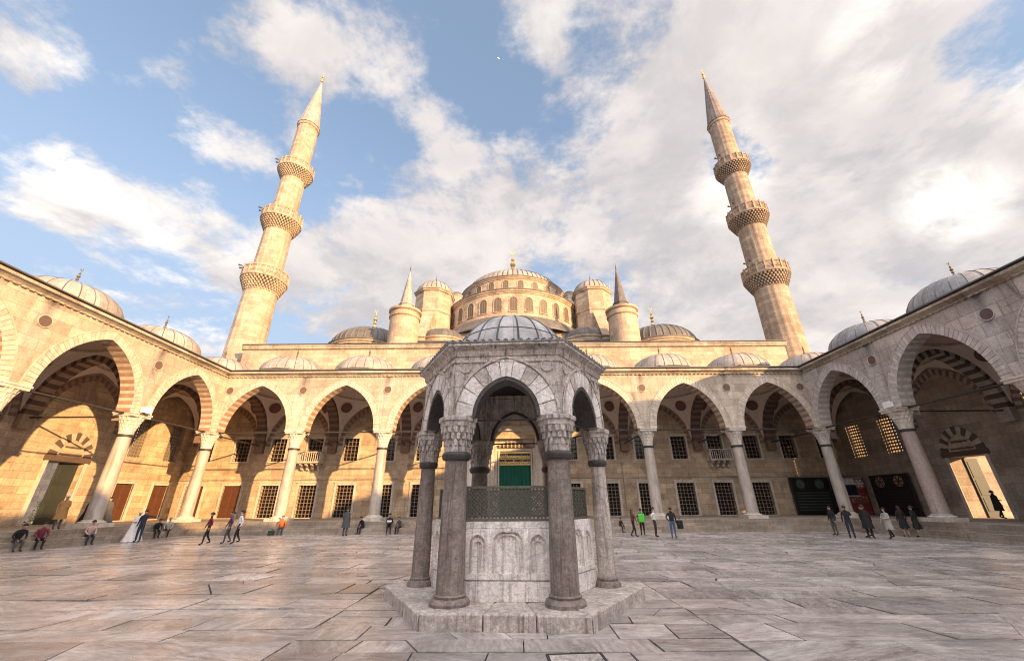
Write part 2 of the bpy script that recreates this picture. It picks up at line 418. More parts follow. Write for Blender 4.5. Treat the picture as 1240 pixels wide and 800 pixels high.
def finial(parent, c, h, mat, crescent=True, name='finial', n=10):
    """stacked balls with a crescent, total height h"""
    mb = MB(); u = h/10.
    prof = [(.5*u,0),(.35*u,.5*u),(.25*u,1.2*u)]
    def bulb(z, r, hh):
        return [(.2*u,z-hh),(r*.7,z-hh*.7),(r,z),(r*.7,z+hh*.7),(.2*u,z+hh)]
    prof += bulb(2.1*u,.85*u,.75*u)+bulb(3.7*u,.6*u,.6*u)+bulb(5.1*u,.72*u,.65*u)+bulb(6.5*u,.45*u,.45*u)+[(.14*u,7.4*u),(.1*u,8.2*u)]
    mb.lathe(prof, n, c)
    if crescent:
        cz = c[2]+8.8*u; k = 14; ro, ri = .62*u, .45*u
        A = []
        for i in range(k+1):
            t = R(-240)+R(300)*i/k; A.append((t, 1))
        for i in range(k):
            t0, t1 = R(125)+R(290)*i/k, R(125)+R(290)*(i+1)/k
            w0 = math.sin(PI*i/k)*.22*u+.02*u; w1 = math.sin(PI*(i+1)/k)*.22*u+.02*u
            P = lambda t, r, y: (c[0]+r*math.cos(t), c[1]+y, cz+r*math.sin(t))
            for y in (-.09*u, .09*u):
                q = [P(t0,ro-w0,y),P(t0,ro,y),P(t1,ro,y),P(t1,ro-w1,y)]
                mb.face(q if y > 0 else q[::-1])
            mb.face([P(t0,ro,-.09*u),P(t1,ro,-.09*u),P(t1,ro,.09*u),P(t0,ro,.09*u)])
            mb.face([P(t0,ro-w0,.09*u),P(t1,ro-w1,.09*u),P(t1,ro-w1,-.09*u),P(t0,ro-w0,-.09*u)])
    return mb.build(name, mat, parent)

def dome_mesh(mb, c, a, b, n, ribs, seg=12, a0=0., a1=2*PI, ribr=.05, mat=0, ribmat=1, power=1.0):
    prof = []
    for i in range(seg+1):
        t = PI/2*i/seg; prof.append((a*math.cos(t)**power if i < seg else 0., b*math.sin(t)))
    mb.lathe(prof, n, c, mat, a0, a1, us=a)
    if ribs:
        full = abs(a1-a0-2*PI) < 1e-6
        for k in range(ribs if full else ribs+1):
            t = a0+(a1-a0)*k/ribs
            d = Vector((math.cos(t), math.sin(t), 0)); s = Vector((-d.y, d.x, 0))
            top = int(seg*.9)
            for i in range(top):
                def P(j, side, up):
                    r, z = prof[j]; sl = max(.25, r/a)
                    nrm = Vector((d.x*(r/a)/a, d.y*(r/a)/a, (z/b)/b)).normalized() if True else d
                    return Vector(c)+d*r+Vector((0,0,z))+s*side*ribr*sl+nrm*(up*ribr*1.1-.01)
                A0, A1, A2 = P(i,-1,0), P(i,0,1), P(i,1,0); B0, B1, B2 = P(i+1,-1,0), P(i+1,0,1), P(i+1,1,0)
                mb.face([A0,A1,B1,B0][::-1], ribmat); mb.face([A1,A2,B2,B1][::-1], ribmat)

# ------------------------------------------------------------------ window with grille
def window(parent, cx, w, z0, z1, y, kind='grille', frame=.2, proud=.06, depth=.35, mats=None, label=None):
    """opening w x (z1-z0) in a wall whose front face is at y (depth goes to +y)"""
    x0, x1 = cx-w/2, cx+w/2
    fb = MB(); p0, p1 = y-proud, y+.05
    fb.box(x0-frame, x0, p0, p1, z0-frame*.6, z1+frame); fb.box(x1, x1+frame, p0, p1, z0-frame*.6, z1+frame)
    fb.box(x0, x1, p0+.003, p1, z1, z1+frame); fb.box(x0, x1, p0-.03, p1, z0-frame*.6, z0)
    fb.box(x0-frame*1.3, x1+frame*1.3, p0-.06, p1, z1+frame, z1+frame+.07)
    fr = fb.build('window', M['marble'], parent)
    if kind in ('grille', 'dark'):
        pb = MB(); pb.box(x0-.02, x1+.02, y+depth, y+depth+.05, z0-.02, z1+.02); pb.build('pane', M['glass'], fr)
        gb = MB(); yb = y+depth*.35; nx, nz = (4, 8) if kind == 'grille' else (3, 5); depth = .42
        for i in range(1, nx+1):
            xx = x0+(x1-x0)*i/(nx+1); gb.box(xx-.022, xx+.022, yb-.02, yb+.02, z0, z1)
        for i in range(1, nz+1):
            zz = z0+(z1-z0)*i/(nz+1); gb.box(x0, x1, yb-.028, yb+.028, zz-.02, zz+.02)
            for j in range(1, nx+1):
                xx = x0+(x1-x0)*j/(nx+1); gb.box(xx-.045, xx+.045, yb-.045, yb+.045, zz-.04, zz+.04)
        gb.build('grille', M['grille'], fr)
    elif kind == 'shutter':
        sb = MB(); ys = y+.12
        for s in (0, 1):
            a, b = (x0, cx-.006) if s == 0 else (cx+.006, x1)
            sb.box(a, b, ys, ys+.06, z0, z1)
            for (za, zb) in ((.04,.30),(.33,.64),(.67,.96)):
                h = z1-z0
                sb.box(a+.09, b-.09, ys-.025, ys+.001, z0+h*za, z0+h*zb)
        sb.build('shutter', M['wood'], fr, bevel=.012)
    return fr

def lattice(parent, cx, w, z0, z1, y, y1):
    """pierced plaster window screen filling an arched-top hole"""
    mb = MB(); x0, x1 = cx-w/2, cx+w/2; d = .26; ym = (y+y1)/2
    ya, yb = ym-.05, ym+.05
    nx = int(round(w/d)); nz = int(round((z1-z0)/d)); dx = w/nx; dz = (z1-z0)/nz
    # plate with octagonal holes
    for i in range(nx):
        for j in range(nz):
            c0, c1 = x0+dx*(i+.5+(0)), z0+dz*(j+.5); r = .36*min(dx, dz); K = 8
            hole = [(c0+r*math.cos(2*PI*(k+.5)/K), c1+r*math.sin(2*PI*(k+.5)/K)) for k in range(K)]
            sq = []
            for k in range(K):
                t = 2*PI*(k+.5)/K; m = max(abs(math.cos(t)), abs(math.sin(t)))
                sq.append((c0+dx/2*math.cos(t)/m, c1+dz/2*math.sin(t)/m))
            for k in range(K):
                h0, h1, s0, s1 = hole[k], hole[(k+1)%K], sq[k], sq[(k+1)%K]
                for yy, f in ((ya, 0), (yb, 1)):
                    q = [(s0[0],yy,s0[1]),(s1[0],yy,s1[1]),(h1[0],yy,h1[1]),(h0[0],yy,h0[1])]
                    mb.face(q if not f else q[::-1])
                mb.face([(h0[0],ya,h0[1]),(h1[0],ya,h1[1]),(h1[0],yb,h1[1]),(h0[0],yb,h0[1])])
            # corners left open by the octagon projection
            for sx, sz in ((1,1),(-1,1),(-1,-1),(1,-1)):
                cnr = (c0+sx*dx/2, c1+sz*dz/2); p = [q for q in sq if (q[0]-c0)*sx > 0 and (q[1]-c1)*sz > 0]
                if len(p) == 2:
                    for yy in (ya, yb): mb.face([(p[0][0],yy,p[0][1]),(cnr[0],yy,cnr[1]),(p[1][0],yy,p[1][1])])
    mb.build('lattice_window', M['lattice'], parent, smooth=False)

# ------------------------------------------------------------------ column with base and capital
def column(parent, x, y, z0, zcap0, zcap1, r0, r1, mats, ab=.66, n=24, lobes=8):
    cb = MB()
    cb.lathe([(r0*1.0,z0+.34),(r0*1.02,z0+.5),(r0,z0+.52),(r0*.985,(z0+zcap0)/2),(r1,zcap0-.12),(r1*1.12,zcap0-.09),(r1*1.12,zcap0-.01),(r1,zcap0)], n, (x,y,0))
    c = cb.build('column', mats[0], parent)
    bb = MB(); q = r0*1.75
    bb.box(x-q, x+q, y-q, y+q, z0, z0+.2)
    bb.lathe([(r0*1.5,z0+.2),(r0*1.55,z0+.25),(r0*1.45,z0+.30),(r0*1.18,z0+.33),(r0*1.2,z0+.37),(r0*1.0,z0+.40)], n, (x,y,0))
    bb.build('base', mats[1], c)
    nb_ = MB(); nb_.lathe([(r1,zcap0-.14),(r1*1.16,zcap0-.12),(r1*1.2,zcap0-.05),(r1*1.16,zcap0+.02),(r1,zcap0+.03)], n, (x,y,0)); nb_.build('collar', M['iron'], c)
    kb = MB(); H = zcap1-zcap0
    # muqarnas-like flaring capital: rings of facets with little pendants
    lv = 5
    for L in range(lv):
        za, zb = zcap0+H*.82*L/lv, zcap0+H*.82*(L+1)/lv
        ra = r1*1.02+(ab*1.02-r1)*((L)/lv)**1.7; rb = r1*1.02+(ab*1.02-r1)*((L+1)/lv)**1.7
        m = lobes*2
        for k in range(m):
            t0, t1, tm = 2*PI*(k+.5*(L%2))/m, 2*PI*(k+1+.5*(L%2))/m, 2*PI*(k+.5+.5*(L%2))/m
            P = lambda r, t, z: (x+r*math.cos(t), y+r*math.sin(t), z)
            # niche: recessed top middle
            kb.face([P(ra,t0,za),P(ra,t1,za),P(ra*1.0,tm,zb-.02)])
            kb.face([P(ra,t0,za),P(ra,tm,zb-.02),P(rb,t0,zb)]); kb.face([P(ra,tm,zb-.02),P(ra,t1,za),P(rb,t1,zb)])
            kb.face([P(rb,t0,zb),P(ra,tm,zb-.02),P(rb,t1,zb)])
    kb.box(x-ab, x+ab, y-ab, y+ab, zcap0+H*.82, zcap0+H*.93)
    kb.box(x-ab*1.07, x+ab*1.07, y-ab*1.07, y+ab*1.07, zcap0+H*.93, zcap1)
    kb.build('capital', mats[1], c, smooth=False)
    return c

# ------------------------------------------------------------------ vault of one bay
def vault(parent, cx, cy, hx, hy, top=11.6, rr=2.95, medal=True):
    mb = MB(); N = 64; Mr = 7; h = 4.05
    def bound(t):
        c, s = math.cos(t), math.sin(t); q = max(abs(c)/hx, abs(s)/hy)
        bx, by = c/q, s/q
        z = arch_z(by, hy, h) if abs(abs(bx)-hx) < 1e-6 else arch_z(bx, hx, h)
        return bx, by, ZS-.1+z
    def P(t, u, off=0.):
        bx, by, bz = bound(t); rx, ry = rr*math.cos(t), rr*math.sin(t)
        f = math.sin(u*PI/2)
        k = (1-u*.999)
        x, y, z = bx*(1-u)+rx*u, by*(1-u)+ry*u, bz+(top-bz)*f
        d = math.hypot(x, y) or 1
        return Vector((cx+x*(1-off/d), cy+y*(1-off/d), z-off*.6))
    ang = math.atan2(hy, hx)
    ts = sorted({2*PI*k/N for k in range(N)} | {ang, PI-ang, PI+ang, 2*PI-ang})
    ts.append(ts[0]+2*PI)
    for t0, t1 in zip(ts, ts[1:]):
        for j in range(Mr):
            u0, u1 = j/Mr, (j+1)/Mr
            mb.face([P(t0,u0),P(t0,u1),P(t1,u1),P(t1,u0)], 0)
    # moulded ring and inner dome
    prof = [(rr,top,1),(rr-.10,top-.03,1),(rr-.10,top+.14,2),(rr-.05,top+.16,1),(rr-.05,top+.5,0)]
    for i in range(9):
        t = PI/2*i/8; prof.append(((rr-.05)*math.cos(t), top+.5+1.9*math.sin(t), 0))
    mb.lathe([(q[0],q[1],q[2]) for q in prof][::-1], 40, (cx,cy,0))
    v = mb.build('vault', [M['plaster'], M['paint_red'], M['white_stone']], parent, angle=45)
    if medal:
        for q in range(4):
            tc = [ang, PI-ang, PI+ang, 2*PI-ang][q]; md = MB()
            tq = tc+.03
            c0 = P(tq,.56,.06); tu = (P(tq,.60)-P(tq,.52)).normalized(); td = Vector((-math.sin(tc), math.cos(tc), 0)); nn_ = tu.cross(td); 
            if nn_.z > 0: nn_ = -nn_
            for ra, off, mt in ((.52,0,0),(.44,.02,1)):
                md.face([c0+nn_*(.10+off)+tu*ra*math.cos(w)+td*ra*math.sin(w) for w in [2*PI*k/24 for k in range(24)]], mt)
            md.build('medallion', [M['paint_dark'], M['paint_red']], v, smooth=False)
    return v

def arcade_dome(parent, cx, cy, lm):
    db = MB()
    octv = lambda r, z: [(cx+r*math.cos(PI/8+PI/4*k), cy+r*math.sin(PI/8+PI/4*k), z) for k in range(8)]
    db.lathe([(3.15,12.2),(3.15,13.05)], 8, (cx,cy,0), 2, PI/8, PI/8+2*PI)
    db.lathe([(3.15,13.05),(3.3,13.12),(3.3,13.22),(2.85,13.36)], 8, (cx,cy,0), 3, PI/8, PI/8+2*PI)
    dome_mesh(db, (cx,cy,13.3), 2.9, 1.85, 48, 24, ribr=.04)
    d = db.build('dome', [lm, M['rib'], M['facade'], M['roof_tile']], parent)
    finial(d, (cx,cy,15.08), 1.45, M['finial_dark'])
    return d

# ------------------------------------------------------------------ one arcade
def make_arcade(name, label, loc, rz, nb, corners, wallmat, leadm, seed, rear=None, vis=True, soff=None, tr=0):
    rr = random.Random(seed); soff = soff or M['red_stone']
    root = empty(name, loc, rz, label, 'arcade', 'arcades around the courtyard')
    half = nb*S/2; xl = half+.45 if corners else half-.45
    # arch wall
    wb = MB()
    bays = [(-half+S*(i+.5)) for i in range(nb)]
    for i, cx in enumerate(bays):
        wl = wr = S/2
        if i == 0: wl = xl-(half-S/2)
        if i == nb-1: wr = xl-(half-S/2)
        arch_cell(wb, cx, wl, wr, AH, ZS, AR, 12.06, -.45, .45, ends=(i == 0, i == nb-1))
    wb.build('arch_wall', wallmat, root)
    for cx in bays:
        vb = MB(); voussoirs(vb, cx, ZS, AH-.02, AR-.02, .52, -.482, .46, 45, (0,1), (2,0), seg=1, gap=.0012, jit=.012, rr=rr)
        a2, h2 = offset_arch(AH, AR, .50); voussoirs(vb, cx, ZS, a2, h2, .07, -.50, -.44, 21, (1,), (1,), seg=1)
        vb.build('voussoir_ring', [M['white_stone'] if tr < 2 else M['greyring_a'], M['cream_stone'] if tr < 2 else M['greyring_b'], soff], root)
    # roundels over the columns
    for i in range(nb+1):
        x = -half+S*i
        if not corners and i in (0, nb): continue
        if i in (0, nb): x += .95 if i == 0 else -.95
        rb = MB(T=Matrix.Translation((x,-.45,10.85)) @ Matrix.Rotation(R(90),4,'X'))
        rb.lathe([(.0,.03),(.30,.03,0),(.31,.045,1),(.345,.045,1),(.35,0,1)][::-1], 20)
        rb.build('roundel', [M['paint_dark'], wallmat], root)
    # cornice
    cb = MB()
    pr = [(-.45,12.02),(-.52,12.06),(-.52,12.12),(-.66,12.24),(-.80,12.28),(-.80,12.38),(-.74,12.46),(.5,12.52),(.5,12.02)]
    cb.prism([(-xl-(0 if corners else -.36), y, z) for y, z in pr], (2*(xl-(0 if corners else .36)), 0, 0), 0)
    x = -xl+.3
    while x < xl-.3:
        cb.box(x, x+.16, -.60, -.5, 12.0, 12.07, 1); x += .36
    cb.build('cornice', [M['roof_tile'] if False else M['stone_dirty'], M['stone_dirty']], root)
    eb = MB(); eb.box(-xl+(0 if corners else .4), xl-(0 if corners else .4), -.86, .5, 12.522, 12.59); eb.build('roof_edge', M['roof_tile'], root)
    # columns
    for i in range(nb+1):
        if not corners and i in (0, nb): continue
        pink = rr.random() < .35
        column(root, -half+S*i, 0, FL, 6.14, ZS, .42, .37, (M['column_pink'] if pink else M['column'], M['marble']))
        # blocks of the springing above the capital are part of the arch wall
    # transverse arches, striped; plus rods
    y0, y1 = .45, S
    ty = (y0+y1)/2; ta = (y1-y0)/2-.45
    for i in range(nb+1):
        if not corners and i in (0, nb): continue
        x = -half+S*i
        T = Matrix.Translation((x,0,0)) @ Matrix.Rotation(R(90),4,'Z')
        tb = MB(T=T)   # local x -> y, local y -> -x
        voussoirs(tb, ty, ZS, ta, AR-.1, .62, -.42, .42, 33, (0,1), (0,1), seg=1)
        tb.box(y0-.0, ty-ta, -.40, .40, ZS-.5, ZS, 1); tb.box(ty+ta, y1, -.40, .40, ZS-.9, ZS, 1)
        arch_cell(tb, ty, ty-y0, y1-ty, ta+.5, ZS, AR+.42, 12.2, -.36, .36, 2)
        tb.build('transverse_arch', [M['dark_stone'], M['brown_stone'] if tr == 0 else M['tan_stone'] if tr == 1 else M['grey_stone'], M['plaster']], root)
        rb = MB(); rb.tube((x,.3,7.32),(x,S-.02,7.32),.055, n=6); rb.build('tie_rod', M['iron'], root)
    for i in range(nb):
        rb = MB(); rb.tube((-half+S*i+(.0 if i else .3),0,7.42),(-half+S*(i+1)-(.0 if i < nb-1 else .3),0,7.42),.06, n=6); rb.build('tie_rod', M['iron'], root)
    if corners:
        for s in (-1, 1):
            tb = MB(); c0 = s*(half+.42+(S-.42)/2); wd = (S-.42)/2; a = wd-.45
            voussoirs(tb, c0, ZS, a, AR-.1, .62, -.42, .42, 33, (0,1), (0,1), seg=1)
            tb.box(c0-wd, c0-a, -.40, .40, ZS-.9, ZS, 1); tb.box(c0+a, c0+wd, -.40, .40, ZS-.9, ZS, 1)
            arch_cell(tb, c0, wd-.0, wd, a+.5, ZS, AR+.42, 12.2, -.36, .36, 2)
            tb.build('transverse_arch', [M['dark_stone'], M['brown_stone'], M['plaster']], root)
    # vaults and domes
    centers = list(bays)
    if corners: centers = [-half-S/2]+centers+[half+S/2]
    for cx in centers:
        vault(root, cx, S/2+.1, S/2-.36, S/2-.18, medal=vis)
        arcade_dome(root, cx, S/2+.05, leadm)
    # roof with round holes under the domes
    fb = MB()
    for cx in centers:
        cyv = S/2+.05; N = 40
        hw, hd0, hd1 = S/2, cyv-.45, S+.6-cyv
        for k in range(N):
            q = []
            for t in (2*PI*k/N, 2*PI*(k+1)/N):
                c, s = math.cos(t), math.sin(t); dd = hd1 if s > 0 else hd0
                m = max(abs(c)/hw, abs(s)/dd); q.append(((cx+c/m, cyv+s/m, 12.53), (cx+2.95*c, cyv+2.95*s, 12.53), (cx+2.95*c, cyv+2.95*s, 11.9)))
            fb.face([q[0][0],q[1][0],q[1][1],q[0][1]]); fb.face([q[0][1],q[1][1],q[1][2],q[0][2]])
    fb.build('roof', M['lead'], root)
    # lunette bands on the rear wall
    for cx in centers:
        lb = MB(); voussoirs(lb, cx, ZS-.2, 2.72, 3.55, .42, S-.05, S+.02, 43, (0,1), (0,1), seg=1)
        lb.build('lunette_band', [M['brown_stone'], M['tan_stone'] if tr < 2 else M['grey_stone']], root)
    # platform and step
    pb = MB()
    if corners: pb.box(-half-S, half+S, -.8, S, -.1, FL); pb.box(-half+.8, half-.8, -1.2, -.8, -.1, .42)
    else: pb.box(-half+.8, half-.8, -.8, S, -.1, FL); pb.box(-half+1.2, half-1.2, -1.2, -.8, -.1, .42)
    pb.build('platform', M['step'], root, bevel=.025)
    if rear: rear(root, half)
    return root

# ------------------------------------------------------------------ rear walls of the side arcades
def side_rear(mirror):
    def go(root, half):
        # local x of a world y:  left (mirror=+1): x = y-yc ; right (mirror=-1): x = -(y-yc)
        yc = (YB+YN)/2; lx = lambda y: mirror*(y-yc)
        L = YW-yc
        bays_y = [YB+S/2-S*i for i in range(8)]
        gate = lx(29.45)
        holes = [(gate-1.25, gate+1.25, FL, 4.9)]
        lat = []; low = []
        for i, by in enumerate(bays_y):
            for d in (-1.8, 1.8):
                x = lx(by+d)
                if i != 1:
                    lat.append(x); holes.append((x-.78, x+.78, 5.75, 9.0))
                    if not (mirror < 0 and i == 0): low.append((x, i))
        for x, i in low: holes.append((x-.82, x+.82, .92, 3.68))
        mb = MB(); holed_wall(mb, -L, L, 0, 13.2, S, S+1.3, holes)
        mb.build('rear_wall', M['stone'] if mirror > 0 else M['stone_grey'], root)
        for x in lat: lattice(root, x, 1.56, 5.75, 9.0, S+.2, S+.7)
        for x, i in low: window(root, x, 1.64, .92, 3.68, S, 'shutter' if i in (0, 1) else 'grille')
        # gate: jambs, lintel, striped relieving arch
        gb = MB()
        for s in (-1, 1):
            gb.box(gate+s*1.25-(.22 if s < 0 else 0), gate+s*1.25+(.22 if s > 0 else 0), S-.06, S+.02, FL, 4.9)
        gb.box(gate-1.6, gate+1.6, S-.09, S+.02, 4.9, 5.25, 1)
        voussoirs(gb, gate, 5.25, .95, 1.15, .55, S-.08, S+.02, 13, (2,3), (2,3), seg=1)
        gp = [(gate+x, S-.03, 5.25+z) for x, z in arch_curve(.95, 1.15, 16)]
        gb.face(gp, 4)
        for q in range(4): gb.box(gate-.8+.12*q, gate+.8-.12*q, S-.06, S-.03, 5.35+.24*q, 5.46+.24*q, 2 if q % 2 == 0 else 3)
        g = gb.build('gateway', [M['marble'], M['dark_stone'], M['dark_stone'], M['cream_stone'], M['stone']], root)
        lf = MB()
        def leaf(hx, sgn, ang):
            T = Matrix.Translation((gate+hx, S+(1.0 if mirror < 0 else .35), 0)) @ Matrix.Rotation(ang, 4, 'Z')
            b = MB(T=T); b.box(0, sgn*1.2, -.05, .05, FL, 4.85) if sgn > 0 else b.box(sgn*1.2, 0, -.05, .05, FL, 4.85)
            for (za, zb) in ((.1,.32),(.36,.62),(.66,.94)):
                z0, z1 = FL+4*za, FL+4*zb
                b.box(*( (.15,1.05) if sgn > 0 else (-1.05,-.15) ), -.08, .08, z0, z1)
            return b.build('door_leaf', M['doorwood'], g, bevel=.01)
        leaf(-1.2, 1, R(100)); leaf(1.2, -1, R(-100) if mirror < 0 else R(-10))
    return go

def north_rear(root, half):
    mb = MB(); holed_wall(mb, -half-S, half+S, 0, 13.2, S, S+1.3, [(-1.6,1.6,FL,5.2)])
    mb.build('rear_wall', M['stone'], root)

back = make_arcade('arcade', 'long stone portico of pointed arches across the back in front of the mosque wall', (0,YB,0), 0, 7, True, M['facade'], M['lead_warm'], 3)
left = make_arcade('arcade', 'sunlit golden portico of pointed arches running along the left side', (-XC,(YB+YN)/2,0), R(90), 6, False, M['facade'], M['lead_warm'], 4, side_rear(1), tr=1)
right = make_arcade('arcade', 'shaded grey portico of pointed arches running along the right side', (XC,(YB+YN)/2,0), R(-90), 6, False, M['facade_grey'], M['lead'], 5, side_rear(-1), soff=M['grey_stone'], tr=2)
north = make_arcade('arcade', 'portico of pointed arches closing the courtyard behind the viewer', (0,YN,0), PI, 7, True, M['facade'], M['lead'], 6, north_rear, vis=False)
# ------------------------------------------------------------------ mosque
mosque = empty('mosque', (0,YW,0), 0, 'great domed stone mosque rising behind the back portico with a green curtained door', 'mosque')
Y0 = YW   # parts below are in local coordinates: y counts from the facade
def ly(y): return y-Y0
holes = []; low = []; upw = []
for k in range(-4, 5):
    if k == 0: continue
    for d in (-1.8, 1.8):
        x = k*S+d
        if abs(x) > 31: continue
        upw.append(x); holes.append((x-.72, x+.72, 5.85, 8.0))
        if not (k == 4): low.append((x, k)); holes.append((x-.83, x+.83, .9, 3.68))
holes.append((-2.0, 2.0, FL, 7.9))
mb = MB(); holed_wall(mb, -XW, XW, 0, 13.0, 0, 1.5, holes, extra_z=(4.3,))
mb.build('facade_wall', M['stone'], mosque)
mb = MB(); mb.box(-29.6, 29.6, .01, 1.5, 13.0, 17.55); mb.build('upper_wall', M['upper_stone'], mosque)
mb = MB(); mb.prism([(-29.75,-.02,17.5),(-29.75,-.18,17.62),(-29.75,-.18,17.8),(-29.75,-.26,17.86),(-29.75,-.26,17.98),(-29.75,1.6,18.05),(-29.75,1.6,17.5)], (59.5,0,0))
mb.build('cornice', M['stone_dirty'], mosque)
mb = MB(); mb.box(-29.78, 29.78, -.31, 1.7, 18.052, 18.12); mb.build('roof_edge', M['roof_tile'], mosque)
for a, b in ((-32.29,-2.63),(2.63,32.29)):
    mb = MB(); mb.box(a, b, -.05, .01, 4.15, 4.28); mb.build('string_course', M['stone_dirty'], mosque)
for x in upw: window(mosque, x, 1.44, 5.85, 8.0, 0, 'dark', .17)
for x, k in low: window(mosque, x, 1.66, .9, 3.68, 0, 'shutter' if k == -4 else 'grille', .2)
# portal
pb = MB()
for s in (-1, 1):
    a, b = (1.75, 2.0); pb.box(min(s*a,s*b), max(s*a,s*b), .05, .9, FL, 7.0)
    for (p, q, yy) in ((2.0,2.18,-.16),(2.18,2.30,-.26),(2.30,2.62,-.12)): pb.box(min(s*p,s*q), max(s*p,s*q), yy, .02, FL, 8.6)
pb.box(-2.62, 2.62, -.14, .02, 8.6, 8.95); pb.box(-2.7, 2.7, -.28, .02, 8.95, 9.1)
pb.box(-1.75, 1.75, .3, .9, 6.72, 7.0); pb.box(-2.0, 2.0, .62, .9, 7.0, 7.9)
for s in (-1, 1):
    pb.lathe([(.13,FL),(.13,1.3),(.10,1.35),(.10,6.3),(.15,6.5),(.15,6.7)], 10, (s*1.62,.22,0))
portal = pb.build('portal', M['marble'], mosque)
hb = MB()   # stalactite hood over the doorway
for L in range(5):
    wdt = 1.9-.36*L; z0 = 7.0+.19*L; y0 = .1+.02*L; n = 10-2*L
    for j in range(n):
        xa, xb = -wdt+2*wdt*j/n, -wdt+2*wdt*(j+1)/n; xm = (xa+xb)/2
        hb.face([(xa,y0+.10*L,z0),(xb,y0+.10*L,z0),(xm,.60,z0+.16)]); hb.face([(xa,y0+.10*L,z0),(xm,.60,z0+.16),(xa,y0+.1*L+.06,z0+.19)]); hb.face([(xb,y0+.10*L,z0),(xb,y0+.1*L+.06,z0+.19),(xm,.60,z0+.16)])
hb.build('stalactite_hood', M['stone_dirty'], portal, smooth=False)
gb = MB(); gb.box(-1.72, 1.72, .36, .42, 5.42, 6.62, 0)
for a in ((-1.72,1.72,5.42,5.5),(-1.72,1.72,6.54,6.62),(-1.72,-1.64,5.5,6.54),(1.64,1.72,5.5,6.54),(-1.64,1.64,5.98,6.04)): gb.box(a[0],a[1],.32,.36,a[2],a[3],1)
r2 = random.Random(12)
for row in (5.56, 6.1):     # flowing gilt script in relief
    x = -1.55
    while x < 1.45:
        hh = r2.uniform(.16,.36); w = r2.uniform(.08,.2)
        if r2.random() < .4: gb.bar((x,.345,row+.03),(x+.02,.345,row+hh),.035,(0,1,0),.03,1)
        pts = [(x+w*t, row+.1+.09*math.sin(6.3*t+r2.random()*.4)) for t in (0,.25,.5,.75,1)]
        for p, q in zip(pts, pts[1:]): gb.bar((p[0],.345,p[1]),(q[0],.345,q[1]),.04,(0,1,0),.03,1)
        if r2.random() < .35: gb.ball((x+w/2,.345,row+.3),.025,6,4,1)
        x += w*.92
gb.build('gilt_inscription', [M['doorwood'], M['gold']], portal, smooth=False)
db = MB(); n = 44
for i in range(n):
    xa, xb = -1.6+3.2*i/n, -1.6+3.2*(i+1)/n
    f = lambda x: .42+.035*math.sin(x*14)+.02*math.sin(x*31+1)
    db.face([(xa,f(xa),FL),(xb,f(xb),FL),(xb,f(xb)*.9+.04,5.4),(xa,f(xa)*.9+.04,5.4)], 0)
db.box(-1.62, 1.62, .46, .5, FL, 5.4, 0)
voussoirs(db, 0, 4.0, .55, .7, .07, .335, .38, 16, (1,), (1,), seg=1)
for s in (-1, 1): db.box(s*.585-.035, s*.585+.035, .335, .38, 1.6, 4.0, 1)
db.box(-.62,.62,.335,.38,1.53,1.6,1)
db.build('door_curtain', [M['green'], M['green']], portal, smooth=False)
# small stone balconies under two upper windows
for x in (-19.71, 19.71):
    bb = MB(); bb.box(x-1.1, x+1.1, -.95, 0, 5.62, 5.78)
    for d in (-.8, -.27, .27, .8):
        bb.prism([(x+d-.09,0,5.62),(x+d-.09,-.8,5.62),(x+d-.09,-.75,5.45),(x+d-.09,-.4,5.3),(x+d-.09,-.32,5.08),(x+d-.09,0,4.92)], (.18,0,0))
    for s in (-1.03, 1.03): bb.box(x+s-.06, x+s+.06, -.93, -.81, 5.78, 6.6)
    bb.box(x-1.09, x+1.09, -.93, -.83, 6.6, 6.68)
    for q in range(9): bb.box(x-.92+.205*q+.06, x-.92+.205*q+.12, -.90, -.85, 5.78, 6.6)
    for s in (-1.03, 1.03):
        bb.box(x+s-.05, x+s+.05, -.81, 0, 6.6, 6.68)
        for q in range(3): bb.box(x+s-.03, x+s+.03, -.62+.24*q, -.56+.24*q, 5.78, 6.6)
    bb.build('balcony', M['marble'], mosque)
# pilaster strips on the wall between the bays
for k in (-1.5, 1.5):
    mb = MB(); x = k*S; mb.box(x-.42, x+.42, -.14, .02, FL, 5.4); mb.box(x-.5, x+.5, -.2, .02, 5.4, 5.62); mb.build('pilaster', M['stone'], mosque)
# side galleries seen through the gates
for s in (-1, 1):
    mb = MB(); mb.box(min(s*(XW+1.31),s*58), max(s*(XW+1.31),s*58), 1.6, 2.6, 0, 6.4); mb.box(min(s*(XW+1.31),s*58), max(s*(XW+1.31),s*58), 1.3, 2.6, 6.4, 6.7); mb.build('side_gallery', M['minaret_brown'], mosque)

# body of the hall
mb = MB(); mb.box(-29.55, 29.55, 1.51, 62, 0, 17.6); mb.build('hall_block', M['upper_stone'], mosque)
mb = MB(); mb.box(-29.5, 29.5, 1.72, 61.8, 17.602, 17.72); mb.build('hall_roof', M['lead_dark'], mosque)
def tierbox(name, x0, x1, y0, y1, z0, z1, m='upper_stone', edge=True):
    mb = MB(); mb.box(x0, x1, ly(y0), ly(y1), z0, z1); o = mb.build(name, M[m], mosque)
    if edge:
        e = MB(); e.box(x0-.22, x1+.22, ly(y0)-.22, ly(y1)+.22, z1+.003, z1+.2); e.build('roof_edge', M['roof_tile'], o)
    return o
tierbox('lower_tier', -15.6, 15.6, 48.2, 98, 17.73, 21.6)
tierbox('middle_tier', -13.4, 13.4, 51.5, 96, 21.81, 24.4)
tierbox('upper_tier', -20.5, 20.5, 58, 96, 17.73, 27.5)
